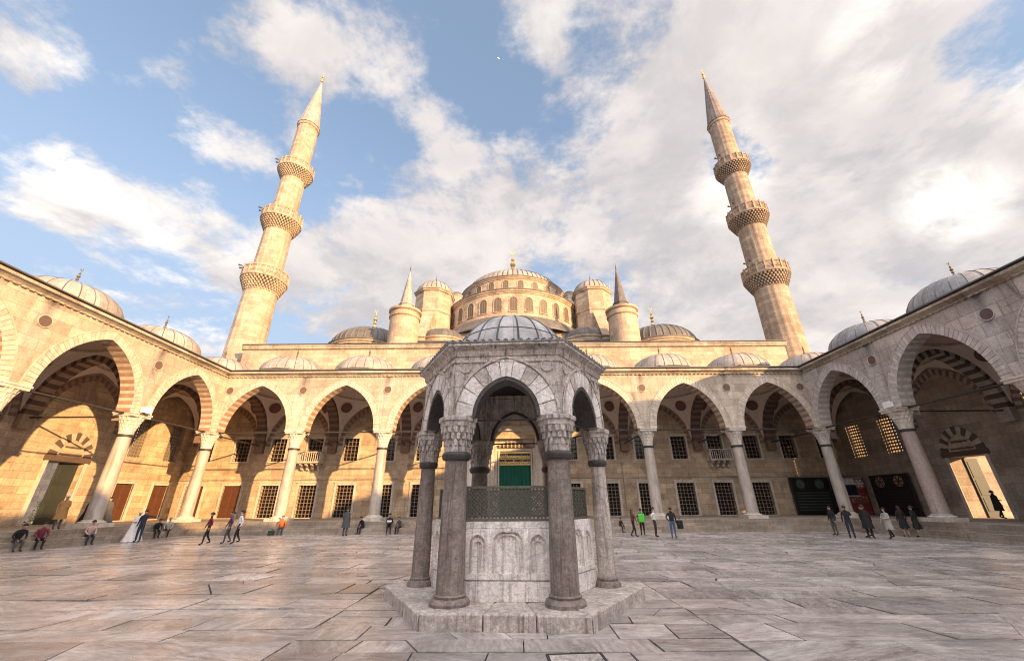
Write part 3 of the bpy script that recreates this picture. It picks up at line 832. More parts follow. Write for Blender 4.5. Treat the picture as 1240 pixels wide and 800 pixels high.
# arched windows in the lower tier
def arch_window(parent, T, w, h, name='window', frame=.12):
    """arched window; local x right, y out of the wall (negative = outward), z up from the sill"""
    fb = MB(T=T); a = w/2; zs = h-a*1.05
    cur = arch_curve(a, a*1.05, 10); c2 = arch_curve(a+frame, (a+frame)*1.05, 10)
    I = [(-a,0)]+[(x,zs+z) for x, z in cur]+[(a,0)]; O = [(-a-frame,0)]+[(x,zs+z) for x, z in c2]+[(a+frame,0)]
    for i in range(len(I)-1):
        fb.face([(O[i][0],-.07,O[i][1]),(I[i][0],-.07,I[i][1]),(I[i+1][0],-.07,I[i+1][1]),(O[i+1][0],-.07,O[i+1][1])][::-1])
        fb.face([(I[i][0],-.07,I[i][1]),(I[i][0],.12,I[i][1]),(I[i+1][0],.12,I[i+1][1]),(I[i+1][0],-.07,I[i+1][1])])
        fb.face([(O[i][0],.12,O[i][1]),(O[i][0],-.07,O[i][1]),(O[i+1][0],-.07,O[i+1][1]),(O[i+1][0],.12,O[i+1][1])])
    fb.box(-a-frame, a+frame, -.12, .1, -.12, 0)
    o = fb.build(name, M['upper_stone'], parent, angle=50)
    pb = MB(T=T); pb.face([(x,-.012,z) for x, z in I], 0)
    nb = 3
    for i in range(1, nb): 
        xx = -a+w*i/nb; pb.box(xx-.03, xx+.03, -.04, -.013, 0, zs+a*.8, 1)
    z = .32
    while z < h-.2: pb.box(-a*.95, a*.95, -.038, -.013, z-.03, z+.03, 1); z += .36
    pb.build('pane', [M['drum_glass'], M['lattice']], o, smooth=False)
    return o
M['drum_glass'] = plain('dusty_drum_window', (.10,.075,.055), .5, .25, 4.)
for x in (-13.8,-10.6,-7.4,-4.2,-1.2,1.2,4.2,7.4,10.6,13.8):
    arch_window(mosque, Matrix.Translation((x, ly(48.2), 18.7)), .8, 1.7)
# drums and domes
def drum(cx, cy, r, z0, z1, nwin, w, h, zsill, a0=0., a1=2*PI, name='drum', n=72, dome=None, fin=None, ribs=0, leadm='lead_dark', skirt=None, shift=.5):
    mb = MB(); c = (cx, ly(cy), 0)
    mb.lathe([(r,z0),(r,z1-.55),(r+.12,z1-.5),(r+.12,z1-.35),(r+.3,z1-.2),(r+.3,z1,0),(r+.42,z1+.02,1),(r+.42,z1+.16,1),(r-.4,z1+.45,1)], n, c, 0, a0, a1)
    o = mb.build(name, [M['upper_stone'], M['roof_tile']], mosque)
    for k in range(nwin):
        t = a0+(a1-a0)*(k+shift)/nwin
        if math.sin(t) > .45: continue
        T = Matrix.Translation((cx+(r+.005)*math.cos(t), ly(cy)+(r+.005)*math.sin(t), zsill)) @ Matrix.Rotation(t+PI/2, 4, 'Z')
        arch_window(o, T, w, h)
    if skirt:
        r2, zz = skirt; s = MB(); s.lathe([(r2+.0,zz-.18),(r2,zz),((r+r2)/2,zz+(z0-zz)*.62),(r+.003,z0)], n, c, 0, a0, a1); s.build('skirt_roof', M['lead_dark'], o)
    if dome:
        d = MB(); dome_mesh(d, (cx, ly(cy), z1+.3), dome[0], dome[1], n, ribs, a0=a0, a1=a1, ribr=dome[2])
        dd = d.build('dome', [M[leadm], M['rib']], o)
        if fin: finial(dd, (cx, ly(cy), z1+.3+dome[1]-.15), fin, M['gold'])
    return o
drum(0, 62.0, 11.0, 26.9, 31.1, 15, 1.15, 2.3, 27.6, PI, 2*PI, 'half_drum', 60, (9.4, 2.3, .11), None, 30, 'lead_dark', (13.2, 24.5))
drum(0, 72.4, 10.5, 30.0, 40.15, 24, 1.05, 1.75, 37.65, 0, 2*PI, 'main_drum', 96, (9.9, 4.7, .12), 8.9, 64, 'lead_warm')
# lesser half domes of the lower tier
for s in (-1, 1):
    mb = MB(); c = (s*10.4, ly(53.2), 0); a0, a1 = (R(150), R(330)) if s < 0 else (R(210), R(390))
    mb.lathe([(3.7,17.7),(3.7,22.9),(3.85,23.0),(3.85,23.2)], 32, c, 0, a0, a1); o = mb.build('half_drum', M['upper_stone'], mosque)
    d = MB(); dome_mesh(d, (c[0],c[1],23.15), 3.7, 2.2, 32, 14, a0=a0, a1=a1, ribr=.06); d.build('half_dome', [M['lead_dark'], M['rib']], o)
    for k in range(6):
        t = a0+(a1-a0)*(k+.5)/6
        if math.sin(t) > .3: continue
        arch_window(o, Matrix.Translation((c[0]+3.705*math.cos(t), c[1]+3.705*math.sin(t), 21.3)) @ Matrix.Rotation(t+PI/2,4,'Z'), .7, 1.2)
# corner domes
for s in (-1, 1):
    drum(s*20.7, 53.0, 5.5, 17.7, 21.9, 16, .7, 1.4, 19.6, 0, 2*PI, 'corner_drum', 48, (5.45, 3.1, .09), 4.2, 40, 'lead_dark')
# octagonal weight towers with ribbed caps
for s in (-1, 1):
    mb = MB(); c = (s*12.8, ly(56.3), 0); r = 3.0; a = PI/8
    mb.lathe([(r,17.7),(r,29.0),(r+.12,29.05),(r+.12,29.25),(r,29.3),(r,32.5),(r+.18,32.6),(r+.25,32.85),(r+.36,32.9),(r+.36,33.05),(r-.1,33.2)], 8, c, 0, a, a+2*PI)
    o = mb.build('weight_tower', M['upper_stone'], mosque)
    d = MB(); dome_mesh(d, (c[0],c[1],33.0), 2.95, 2.4, 32, 24, ribr=.075); dd = d.build('dome', [M['lead_warm'], M['rib']], o)
    finial(dd, (c[0],c[1],35.4), 1.6, M['finial_dark'])
    # stepped buttress with sloping lead top between tower and turret
    mb = MB(); x0, x1 = s*12.2, s*15.4
    xa, xb = min(x0,x1), max(x0,x1)
    mb.prism([(xa,ly(54.5),17.73),(xa,ly(49.0),17.73),(xa,ly(49.0),22.6),(xa,ly(53.2),28.3),(xa,ly(54.5),28.3)], (xb-xa,0,0), 0)
    o2 = mb.build('buttress', M['stone_dirty'], mosque)
    mb = MB(); mb.bar((s*13.8,ly(48.9),22.72),(s*13.8,ly(53.3),28.5),3.5,(0,-1,1),.16); mb.build('coping', M['upper_stone'], o2)
# flying buttresses and small turrets round the main drum
for s in (-1, 1):
    for (ang, hh) in ((-62, 37.4), (-30, 38.2), (0, 38.2)):
        t = R(-90)-s*R(-90-ang) if False else R(ang) if s > 0 else PI-R(ang)
        T = Matrix.Translation((0, ly(73.0), 0)) @ Matrix.Rotation(t, 4, 'Z')
        mb = MB(T=T)
        if ang == -62: continue
        mb.prism([(11.2,-.7,29),(15.2,-.7,29),(15.2,-.7,hh-3.4),(13.6,-.7,hh-2.6),(13.0,-.7,hh-.4),(11.2,-.7,hh)], (0,1.4,0))
        mb.build('flying_buttress', M['stone_dirty'], mosque)
    mb = MB(); c = (s*10.6, ly(65.0), 0)
    mb.lathe([(1.05,30),(1.05,37.4),(1.2,37.5),(1.2,37.7)], 8, c, 0, PI/8, PI/8+2*PI)
    o = mb.build('small_turret', M['stone_dirty'], mosque)
    d = MB(); dome_mesh(d, (c[0],c[1],37.7), 1.1, .9, 16, 12, ribr=.04); d.build('dome', [M['lead_dark'], M['rib']], o)
# round turrets with slender spires
for s in (-1, 1):
    mb = MB(); c = (s*14.15, ly(46), -1.3)
    mb.lathe([(1.95,18.9),(1.88,21),(1.84,25.1),(1.98,25.2),(2.02,25.4),(1.84,25.5),(1.84,25.9),(2.08,26.05),(2.1,26.3),(1.8,26.4),(.98,26.75),(.95,26.8)], 32, c)
    o = mb.build('turret', M['upper_stone'], mosque)
    sp = MB(); sp.lathe([(.95,26.75),(.95,27.15),(1.05,27.2),(1.05,27.3),(.86,27.4),(.07,32.6)], 16, c, mod=lambda k: 1.0 if k % 2 else .94)
    spo = sp.build('spire', M['lead_warm'] if s < 0 else M['lead_dark'], o); finial(spo, (c[0],c[1],31.2), 1.2, M['finial_dark'])
# ------------------------------------------------------------------ minarets
def make_minaret(x, label, leadm, stone):
    root = empty('minaret', (x, 43.2, 0), 0, label, 'minaret', 'slender minarets flanking the mosque')
    k = 43.2/41; Z = lambda z: 1.95+(z-1.95)*k
    nn = 64; flute = lambda q: 1.0 if q % 4 in (0,) else (.985 if q % 4 in (1,3) else .962)
    prof = [(2.5,0),(2.5,11),(2.2,14.5),(2.08,17),(1.95,Z(25.2)),(1.83,Z(27.5)),(1.74,Z(34.0)),(1.66,Z(37)),(1.60,Z(42.7)),(1.54,Z(46)),(1.50,Z(52.6))]
    mb = MB(); mb.lathe([(r*.96,z) for r, z in prof], nn, mod=flute, us=1.8)
    r = 1.45
    mb.lathe([(r,Z(52.6)),(r+.1,Z(52.7)),(r+.13,Z(53.0)),(r+.02,Z(53.05))], 32)
    for z in (Z(27.9)+1.6, Z(37.0)+1.4, Z(45.6)+1.2):   # thin ring mouldings
        pass
    mb.build('shaft', stone, root)
    for (zb, zt, rs, rb) in ((25.0,27.9,1.82,2.55),(33.9,36.7,1.66,2.42),(42.6,45.2,1.52,2.26)):
        zb, zt = Z(zb), Z(zt); zc = zb+(zt-zb)*.52
        cb = MB(); tiers = 6
        for L in range(tiers):     # stalactite corbels: staggered little niches
            za, zn = zb+(zc-zb)*L/tiers, zb+(zc-zb)*(L+1)/tiers
            ra = rs+(rb-rs)*(L/tiers)**.9; rn = rs+(rb-rs)*((L+1)/tiers)**.9; m = 36
            for q in range(m):
                o = .5*(L % 2); t0, t1, tm = (2*PI*(q+o+e)/m for e in (0, 1, .5))
                P = lambda r, t, z: (r*math.cos(t), r*math.sin(t), z)
                ri = ra*.88; w = 2*PI/m*.13
                cb.face([P(rn,t0-w,za+.02),P(rn,t0+w,za+.02),P(rn,t0+w*2.2,zn),P(rn,t0-w*2.2,zn)])
                cb.face([P(rn,t0+w,za+.02),P(ri,tm,za),P(ri,tm,zn-.08),P(rn,t0+w*2.2,zn)])
                cb.face([P(ri,tm,za),P(rn,t1-w,za+.02),P(rn,t1-w*2.2,zn),P(ri,tm,zn-.08)])
                cb.face([P(rn,t0+w*2.2,zn),P(ri,tm,zn-.08),P(rn,t1-w*2.2,zn)])
                cb.face([P(rn,t0+w,za+.02),P(rn,t0-w,za+.02),P(ra*.95,t0,za-.10)])
                cb.face([P(rn,t0-w,za+.02),P(rn,t0-w*2.2,zn),P(ra*.9,t0-w*2.2,zn)])
        cb.lathe([(rs*.97,zb-.1),(rs*1.03,zb-.02),(rs,zb)], 32)
        cb.lathe([(rb*.9,zc-.01),(rb+.03,zc),(rb+.1,zc+.05),(rb+.1,zc+.17),(rb,zc+.2),(rs-.2,zc+.2)], 48)
        bo = cb.build('balcony', stone, root, smooth=False)
        pb = MB(); m = 18
        for q in range(m):
            t0, t1 = 2*PI*q/m, 2*PI*(q+1)/m
            A, B = Vector((rb*math.cos(t0), rb*math.sin(t0), 0)), Vector((rb*math.cos(t1), rb*math.sin(t1), 0))
            z0, z1 = zc+.2, zt
            d = (B-A); u = d.normalized(); nrm = Vector((u.y,-u.x,0))
            pb.bar(A+Vector((0,0,z0)), A+Vector((0,0,z1+.12)), .2, nrm, .2)
            pb.bar(A+u*.06+Vector((0,0,z1-.07)), B-u*.06+Vector((0,0,z1-.07)), .15, (0,0,1), .14)
            pb.bar(A+u*.06+Vector((0,0,z0+.08)), B-u*.06+Vector((0,0,z0+.08)), .13, (0,0,1), .16)
            # pierced panel: crossing bars
            L = d.length; hh = z1-z0-.3; nx = 4
            for j in range(nx+1):
                a = A+u*(L*(j/nx)*.86+L*.07)
                for sg in (-1, 1):
                    b = a+u*(sg*hh*.5)
                    f = lambda p: min(max((p-A).dot(u), .08), L-.08)
                    pb.bar(A+u*f(a)+Vector((0,0,z0+.15)), A+u*f(b)+Vector((0,0,z0+.15+hh)), .07, nrm, .07)
        pb.build('parapet', stone, bo, smooth=False)
        sb = MB(); t = R(205)
        for dt in (-.12, .12):
            p = Vector(((rb+.1)*math.cos(t+dt), (rb+.1)*math.sin(t+dt), zt+.35))
            sb.tube(p, p+Vector((math.cos(t+dt)*.5, math.sin(t+dt)*.5, 0)), .04, .12, 10); sb.tube(p-Vector((0,0,.5)), p, .03)
        sb.build('loudspeaker', M['iron'], bo)
    sp = MB(); sp.lathe([(1.62,Z(53.05)),(1.68,Z(53.1)),(1.66,Z(53.3)),(1.52,Z(53.45)),(.82,Z(58.5)),(.11,Z(63.4)),(0,Z(63.45))], 32, mod=lambda q: 1.0 if q % 2 else .955)
    so = sp.build('spire', leadm, root)
    finial(so, (0,0,Z(63.2)), Z(66)-Z(63.2), M['gold'])
make_minaret(-31.85, 'tall pale minaret with three balconies rising behind the left end of the mosque', M['lead_warm'], M['minaret'])
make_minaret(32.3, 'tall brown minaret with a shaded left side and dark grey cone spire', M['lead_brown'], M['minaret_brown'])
# ------------------------------------------------------------------ ablution fountain
fo = empty('fountain', (-.17,10.5,0), R(-3), 'grey hexagonal marble fountain kiosk with a small lead dome in the courtyard centre', 'fountain')
HV = lambda r, k: Vector((r*math.cos(R(60*k)), r*math.sin(R(60*k)), 0))
AP = math.cos(R(30))
def sideT(k):   # frame of side k: x along the side (right seen from outside), y inward, origin on the axis
    return Matrix.Rotation(R(60*k), 4, 'Z')      # k=0 is the side facing -y
r5 = random.Random(5)
# plinth of big worn blocks
for k in range(6):
    T = sideT(k); pb = MB(T=T); ro, ri = 2.95, 1.2
    cuts = [-1, -1+r5.uniform(.5,.9), r5.uniform(.15,.45), 1]
    for a, b in zip(cuts, cuts[1:]):
        e = .006
        top = .25+r5.uniform(-.008,.008); yo, yi = -ro*AP+r5.uniform(-.012,.012), -ri*AP
        q = lambda t, y: (t*abs(y)/AP/2 if True else 0, y)
        p = [q(a+e,yo), q(b-e,yo), q(b-e,yi), q(a+e,yi)]
        pb.prism([(x,y,-.12) for x, y in p], (0,0,.12+top))
    pb.build('plinth', M['f_step'], fo, bevel=.028)
# basin
for k in range(6):
    T = sideT(k); b = MB(T=T); ap = 1.60; hw = ap/AP/2
    b.prism([(-hw,-ap,.25),(hw,-ap,.25),(.3,-.6,.25),(-.3,-.6,.25)], (0,0,1.37))
    b.prism([(-hw*1.035,-ap*1.035,.25),(hw*1.035,-ap*1.035,.25),(hw,-ap+.001,.25),(-hw,-ap+.001,.25)], (0,0,.34))
    b.prism([(-hw*1.02,-ap*1.02,1.5),(hw*1.02,-ap*1.02,1.5),(hw,-ap+.001,1.5),(-hw,-ap+.001,1.5)], (0,0,.122))
    bo = b.build('basin', M['f_basin'], fo, bevel=.012)
    # carved panels: raised frames with arched heads
    pm = MB(T=T)
    y0, y1 = -ap-.07, -ap+.004; z0, z1 = .66, 1.497
    arch_cell(pm, 0, .37, .37, .31, 1.22, .20, z1, y0, y1, zb=z0+.05, n=16)
    for s in (-1, 1):
        c = s*.37+s*.235
        arch_cell(pm, c, .235, .235, .165, 1.20, .19, z1, y0+.006, y1, zb=z0+.05, n=12)
    pm.box(-.84, .84, y0, y1, z0-.05, z0+.05)
    for s in (-1, 1): pm.box(min(s*.84,s*.905), max(s*.84,s*.905), y0+.004, y1, z0-.05, z1)
    # ogee mouldings inside the heads
    for c, a, zz in ((0,.27,1.20),(-.605,.13,1.19),(.605,.13,1.19)):
        voussoirs(pm, c, zz, a-.045, a*.62, .03, -ap-.04, -ap+.002, 9, (1,), (1,), seg=1)
        for s in (-1, 1): pm.box(c+s*(a-.03)-.015, c+s*(a-.03)+.015, -ap-.04, -ap+.002, z0+.1, zz, 1)
        pm.ball((c,-ap-.02,zz+a*.62+.04), .03, 8, 5, 1)
    pm.build('carved_panel', [M['f_basin'], M['f_voussoir']], bo)
    # bronze screen
    g = MB(T=T); z0, z1 = 1.624, 2.30; ya = -ap+.06; w = hw*.955
    for (xa,xb,za,zb) in ((-w,w,z0,z0+.05),(-w,w,z1-.05,z1),(-w,-w+.05,z0+.05,z1-.05),(w-.05,w,z0+.05,z1-.05),(-w*.45-.02,-w*.45+.02,z0+.05,z1-.05)):
        g.box(xa,xb,ya-.035,ya+.035,za,zb)
    d = .078; H = z1-z0-.1
    if k != 99:
        n = int((2*w)/d)+int(H/d)+2
        for sgn in (-1, 1):
            for i in range(-int(H/d)-1, int(2*w/d)+2):
                xs = -w+i*d
                # clip the diagonal to the frame
                x0, x1 = (xs, xs+H) if sgn > 0 else (xs+H, xs)
                za, zb = z0+.05, z1-.05
                pa, pb_ = (x0, za), (x1, zb)
                def clip(p, q, lim, hi):
                    if (p[0] > lim) == hi and p[0] != lim:
                        t = (lim-p[0])/(q[0]-p[0]) if q[0] != p[0] else 0
                        return (lim, p[1]+(q[1]-p[1])*t)
                    return p
                if max(x0,x1) <= -w+.05 or min(x0,x1) >= w-.05: continue
                pa2 = clip(clip(pa,pb_,-w+.05,False),pb_,w-.05,True); pb2 = clip(clip(pb_,pa,-w+.05,False),pa,w-.05,True)
                if abs(pa2[0]-pb2[0]) < .01: continue
                g.bar((pa2[0],ya+.004*sgn,pa2[1]),(pb2[0],ya+.004*sgn,pb2[1]),.021,(0,1,0),.022)
        nx = int(2*w/(d*2))
        for i in range(nx):
            for j in range(4):
                xx, zz = -w+d*(2*i+1), z0+.05+H*(j+.5)/4
                if xx > w-.08: continue
                g.lathe([(.020,-.02),(.036,-.02),(.036,.02),(.020,.02)], 8, (0,0,0)) if False else g.box(xx-.022,xx+.022,ya-.03,ya+.03,zz-.022,zz+.022)
    g.build('bronze_screen', M['bronze'], bo, smooth=False)
# inner water tank seen through the screens
tb = MB(); tb.lathe([(1.3,.3),(1.3,1.5),(1.2,1.56),(0,1.58)], 6, (0,0,0)); tb.build('tank', M['f_step'], fo)
# six columns
for k in range(6):
    p = HV(2.15, k); x, y = p.x, p.y
    ks = .72 if k in (0, 3) else .94
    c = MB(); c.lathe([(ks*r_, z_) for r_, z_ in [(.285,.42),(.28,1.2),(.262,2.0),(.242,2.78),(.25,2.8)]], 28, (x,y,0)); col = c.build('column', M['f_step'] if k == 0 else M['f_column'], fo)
    b = MB(); b.lathe([(ks*r_, z_) for r_, z_ in [(.40,.24),(.405,.30),(.37,.35),(.31,.37),(.33,.41),(.285,.43)]], 28, (x,y,0)); b.build('base', M['f_column'], col)
    rg = MB(); rg.lathe([(ks*r_, z_) for r_, z_ in [(.245,2.78),(.30,2.80),(.325,2.85),(.325,2.90),(.29,2.95),(.25,2.96)]], 28, (x,y,0)); rg.build('collar', M['f_dark'], col)
    q = MB(); T = Matrix.Translation((x,y,0)) @ Matrix.Rotation(R(60*k), 4, 'Z') @ Matrix.Diagonal((.88 if ks < .9 else 1, .88 if ks < .9 else 1, 1, 1))
    q.T = T; lv = 4
    for L in range(lv):
        za, zb = 2.94+.52*L/lv, 2.94+.52*(L+1)/lv; ra, rb = .25+.11*(L/lv)**1.5, .25+.11*((L+1)/lv)**1.5; m = 16
        for i in range(m):
            o = .5*(L % 2); t0, t1, tm = (2*PI*(i+o+e)/m for e in (0,1,.5))
            P = lambda r, t, z: (r*math.cos(t), r*math.sin(t), z)
            ri = ra*.90; w = 2*PI/m*.2
            q.face([P(rb,t0-w,za+.01),P(rb,t0+w,za+.01),P(rb,t0+w*1.8,zb),P(rb,t0-w*1.8,zb)])
            q.face([P(rb,t0+w,za+.01),P(ri,tm,za),P(ri,tm,zb-.03),P(rb,t0+w*1.8,zb)])
            q.face([P(ri,tm,za),P(rb,t1-w,za+.01),P(rb,t1-w*1.8,zb),P(ri,tm,zb-.03)])
            q.face([P(rb,t0+w*1.8,zb),P(ri,tm,zb-.03),P(rb,t1-w*1.8,zb)])
            q.face([P(rb,t0+w,za+.01),P(rb,t0-w,za+.01),P(ra*.93,t0,za-.04)])
    q.lathe([(.26,2.93),(.29,3.30),(.345,3.46)], 14, (0,0,0))
    q.lathe([(.36,3.45),(.39,3.47),(.39,3.57),(.43,3.59),(.43,3.66),(.42,3.68)], 6, (0,0,0), 0, R(0), 2*PI)
    q.build('capital', M['f_capital'], col, smooth=False)
# canopy: six arched walls
RO, RI = 2.38, 1.86; yo, yi = -RO*AP, -RI*AP; hw = RO/2; a, h, zs = .69, .83, 3.68
wb = MB()
for k in range(6):
    wb.T = sideT(k); n = 24
    pts = [(x, zs+z) for x, z in arch_curve(a, h, n)]; zt = 5.06
    for (x0,z0),(x1,z1) in zip(pts, pts[1:]):
        wb.face([(x0,yo,z0),(x1,yo,z1),(x1,yo,zt),(x0,yo,zt)]); wb.face([(x1,yi,z1),(x0,yi,z0),(x0,yi,zt),(x1,yi,zt)])
        wb.face([(x1,yo,z1),(x0,yo,z0),(x0,yi,z0),(x1,yi,z1)])
    for s in (-1, 1):
        xo, xi = s*hw, s*RI/2
        q = [(s*a,yo,zs),(xo,yo,zs),(xo,yo,zt),(s*a,yo,zt)]; wb.face(q if s > 0 else q[::-1])
        q = [(s*a,yi,zs),(xi,yi,zs),(xi,yi,zt),(s*a,yi,zt)]; wb.face(q[::-1] if s > 0 else q)
        q = [(s*a,yo,zs),(xo,yo,zs),(xi,yi,zs),(s*a,yi,zs)]; wb.face(q[::-1] if s > 0 else q)
can = wb.build('canopy_wall', M['f_marble'], fo)
for k in range(6):
    v = MB(T=sideT(k)); voussoirs(v, 0, zs+.005, a+.045, h+.05, .37, yo-.035, yo+.05, 11, (0,1,0,2), (0,), seg=2, gap=.0035, jit=.018, rr=r5)
    voussoirs(v, 0, zs+.004, a-.035, h-.04, .08, yo-.012, yi+.02, 13, (3,), (3,), seg=2)
    voussoirs(v, 0, zs+.004, a+.42, h+.47, .05, yo-.05, yo+.03, 17, (2,), (2,), seg=1)
    v.build('arch', [M['f_voussoir'], M['f_basin'], M['f_marble'], M['f_dark']], fo, bevel=0)
    t = MB(T=sideT(k))
    for s in (-1, 1):
        T2 = sideT(k) @ Matrix.Translation((s*.92, yo, 4.80)) @ Matrix.Rotation(R(90),4,'X')
        m2 = MB(T=T2); m2.lathe([(.11,-.01),(.11,.028),(.145,.03),(.145,-.01)][::-1], 20); m2.lathe([(0,.02),(.11,.012)][::-1], 20)
        m2.build('roundel', M['f_marble'], can)
    t.T = sideT(k); t.tube((-1.02,-1.86,3.63),(1.02,-1.86,3.63),.022, n=6); t.build('tie_rod', M['iron'], fo)
# string band, cornice, lead eave and dome
cb = MB(); prof = [(2.385,4.88),(2.42,4.90),(2.42,4.95),(2.39,4.97)]
cb.lathe(prof, 6, (0,0,0)); cb.lathe([(2.30,5.04),(2.41,5.05),(2.44,5.12),(2.44,5.18),(2.54,5.25),(2.60,5.26),(2.60,5.302),(2.2,5.33)], 6, (0,0,0))
cb.build('cornice', M['f_marble'], fo, smooth=False)
rb = MB(); rb.lathe([(2.60,5.303),(2.62,5.33),(2.60,5.37),(1.9,5.48),(1.3,5.54)], 6, (0,0,0))
for k in range(6):     # scalloped lead eave
    A, B = HV(2.61, k), HV(2.61, k+1); n = 15
    for i in range(n):
        p = A.lerp(B, (i+.5)/n); d = p.normalized()
        rb.tube((p.x,p.y,5.335), (p.x*.9,p.y*.9,5.40), .062, .05, 8)
ro = rb.build('roof_eave', M['lead_pale'] if 'lead_pale' in M else M['lead'], fo)
M['f_lead'] = lead('pale_fountain_lead', (.50,.485,.475))
db = MB(); dome_mesh(db, (0,0,5.44), 1.58, 1.44, 60, 18, seg=14, ribr=.036)
db.lathe([(1.60,5.42),(1.60,5.5),(1.585,5.52)], 60, (0,0,0))
zr = 5.44+1.44*math.sin(R(26)); rr_ = 1.58*math.cos(R(26)); db.lathe([(rr_+.004,zr-.012),(rr_+.022,zr),(rr_-.006,zr+.014)], 60, (0,0,0), 1)
dm = db.build('dome', [M['f_lead'], M['rib']], fo)
ib = MB(); ib.lathe([(1.75,5.04)]+[(1.72*math.cos(R(10*i)), 5.05+1.3*math.sin(R(10*i))) for i in range(10)][::1], 40, (0,0,0)); ib.build('inner_dome', M['f_dark'], fo)
# ------------------------------------------------------------------ paving and ground
g = MB(); g.box(-900, 900, -900, 900, -1.2, -.10); tag(g.build('ground', M['ground']), kind='structure')
pv = MB(); tones = []; rp = random.Random(21)
X0, X1, Y0p, Y1p = -XC+.85, XC-.85, YN+.85, YB-.85
def slab(p):
    """p: four ground corners (counter clockwise); small inset, tilt and tone of its own"""
    c = sum((Vector(q) for q in p), Vector((0,0)))/len(p)
    zt = rp.uniform(-.010,.010); tx, ty = rp.gauss(0,.004), rp.gauss(0,.004); gap = rp.choice((.006,.009,.013,.024))
    top = []
    for q in p:
        d = (c-Vector(q)); L = d.length or 1; w = Vector(q)+d*(gap*1.4/L)
        top.append(Vector((w.x, w.y, zt+tx*(w.x-c.x)+ty*(w.y-c.y))))
    th = rp.choice((rp.gauss(0,.18), rp.gauss(PI/2,.2), rp.gauss(0,.18), rp.uniform(0,PI))); ox, oy = rp.uniform(0,60), rp.uniform(0,60); ct, st = math.cos(th), math.sin(th)
    f = lambda q: (ox+q.x*ct+q.y*st, oy-q.x*st+q.y*ct)
    col = (rp.betavariate(2.4,2.2), rp.random(), rp.random(), 1)
    n0 = len(pv.f)
    pv.face(top, 0, [f(q) for q in top]); 
    bev = .010
    for i in range(len(top)):
        a, b = top[i], top[(i+1) % len(top)]
        pv.face([b, a, a-Vector((0,0,.06)), b-Vector((0,0,.06))], 0, [f(b), f(a), f(a), f(b)])
    tones.extend([col]*(len(pv.f)-n0))
def field(x0, x1, y0, y1, wmin, wmax, hmin, hmax):
    y = y0
    rows = [y0]
    while y < y1-hmin*.6: y += rp.uniform(hmin, hmax); rows.append(min(y, y1))
    rows[-1] = y1
    tilt = lambda j, x: 0 if j in (0, len(rows)-1) else .05*math.sin(x*.35+j*1.7)+.03*math.sin(x*.9+j)
    for j in range(len(rows)-1):
        x = x0; s0 = 0; xs = [(x0, x0)]
        while x < x1-wmin*.7:
            x += rp.uniform(wmin, wmax); sh = rp.gauss(0,.05) if rp.random() < .7 else rp.uniform(-.45,.45)
            xs.append((min(x, x1), min(x+sh, x1)))
        xs[-1] = (x1, x1)
        for (a0, a1), (b0, b1) in zip(xs, xs[1:]):
            if b0-a0 < .1 or b1-a1 < .1: continue
            q = lambda x, jj: (x, rows[jj]+tilt(jj, x))
            P = [q(a0,j), q(b0,j), q(b1,j+1), q(a1,j+1)]
            if rp.random() < .16 and b0-a0 > 1.3:      # cracked or diagonally cut slab
                u, v = rp.uniform(.25,.75), rp.uniform(.25,.75); m0 = q(a0+(b0-a0)*u, j); m1 = q(a1+(b1-a1)*v, j+1)
                slab([P[0], m0, m1, P[3]]); slab([m0, P[1], P[2], m1])
            else: slab(P)
field(X0, X1, Y0p, 4.6, .9, 2.4, .5, .95)
field(X0, -3.6, 4.6, 12.5, .9, 2.8, .5, 1.05)
field(-3.6, 3.3, 4.6, 7.6, .8, 2.2, .6, .95)
field(3.3, X1, 4.6, 12.5, .9, 2.6, .5, 1.0)
field(-3.6, 3.3, 7.6, 12.5, .8, 2.0, .5, .9)
field(X0, -9, 12.5, Y1p, .9, 2.8, .5, 1.0)
field(-9, 8, 12.5, Y1p, .9, 2.6, .5, 1.0)
field(8, X1, 12.5, Y1p, .9, 2.8, .5, 1.0)
po = pv.build('courtyard_paving', M['paving'], smooth=False)
at = po.data.attributes.new('tone', 'FLOAT_COLOR', 'FACE')
at.data.foreach_set('color', [c for t in tones for c in t])
tag(po, kind='structure')
bd = MB(); bd.box(X0-.3, X1+.3, Y0p-.3, Y1p+.3, -.095, -.03); tag(bd.build('ground', M['dirt']), kind='structure')
# ------------------------------------------------------------------ exhibition boards, floodlights, moon, drain
M['board_black'] = plain('black_panel', (.012,.012,.012), .45, .3, 2., bump=.02)
M['board_red'] = plain('red_panel', (.20,.03,.025), .5, .3, 1.5, bump=.02)
M['board_white'] = plain('white_panel', (.55,.55,.56), .5, .1, 2., bump=.02)
M['board_green'] = plain('dark_green_panel', (.07,.10,.08), .5, .5, 7., bump=.02)
M['board_navy'] = plain('navy_screen', (.012,.02,.035), .25, .3, 2., bump=.02)
M['board_tan'] = plain('tan_panel', (.34,.22,.13), .5, .35, 6., bump=.02)
M['cable'] = plain('black_rubber', (.02,.02,.02), .6, .1, 5.)
def rosette(b, cx, cz, r, y, m1, m2):
    """round ornament of petals, raised from the panel"""
    for k in range(12):
        t = 2*PI*k/12; p = Vector((cx+r*.62*math.cos(t), y, cz+r*.62*math.sin(t)))
        b.ball(p, r*.26, 8, 5, m1 if k % 2 else m2, (1,.15,1))
    b.ball((cx,y,cz), r*.34, 10, 6, m2, (1,.2,1))
    n = 24
    for k in range(n):
        a0, a1 = 2*PI*k/n, 2*PI*(k+1)/n
        b.bar((cx+r*math.cos(a0),y,cz+r*math.sin(a0)),(cx+r*math.cos(a1),y,cz+r*math.sin(a1)),.04,(0,1,0),.03,m1)
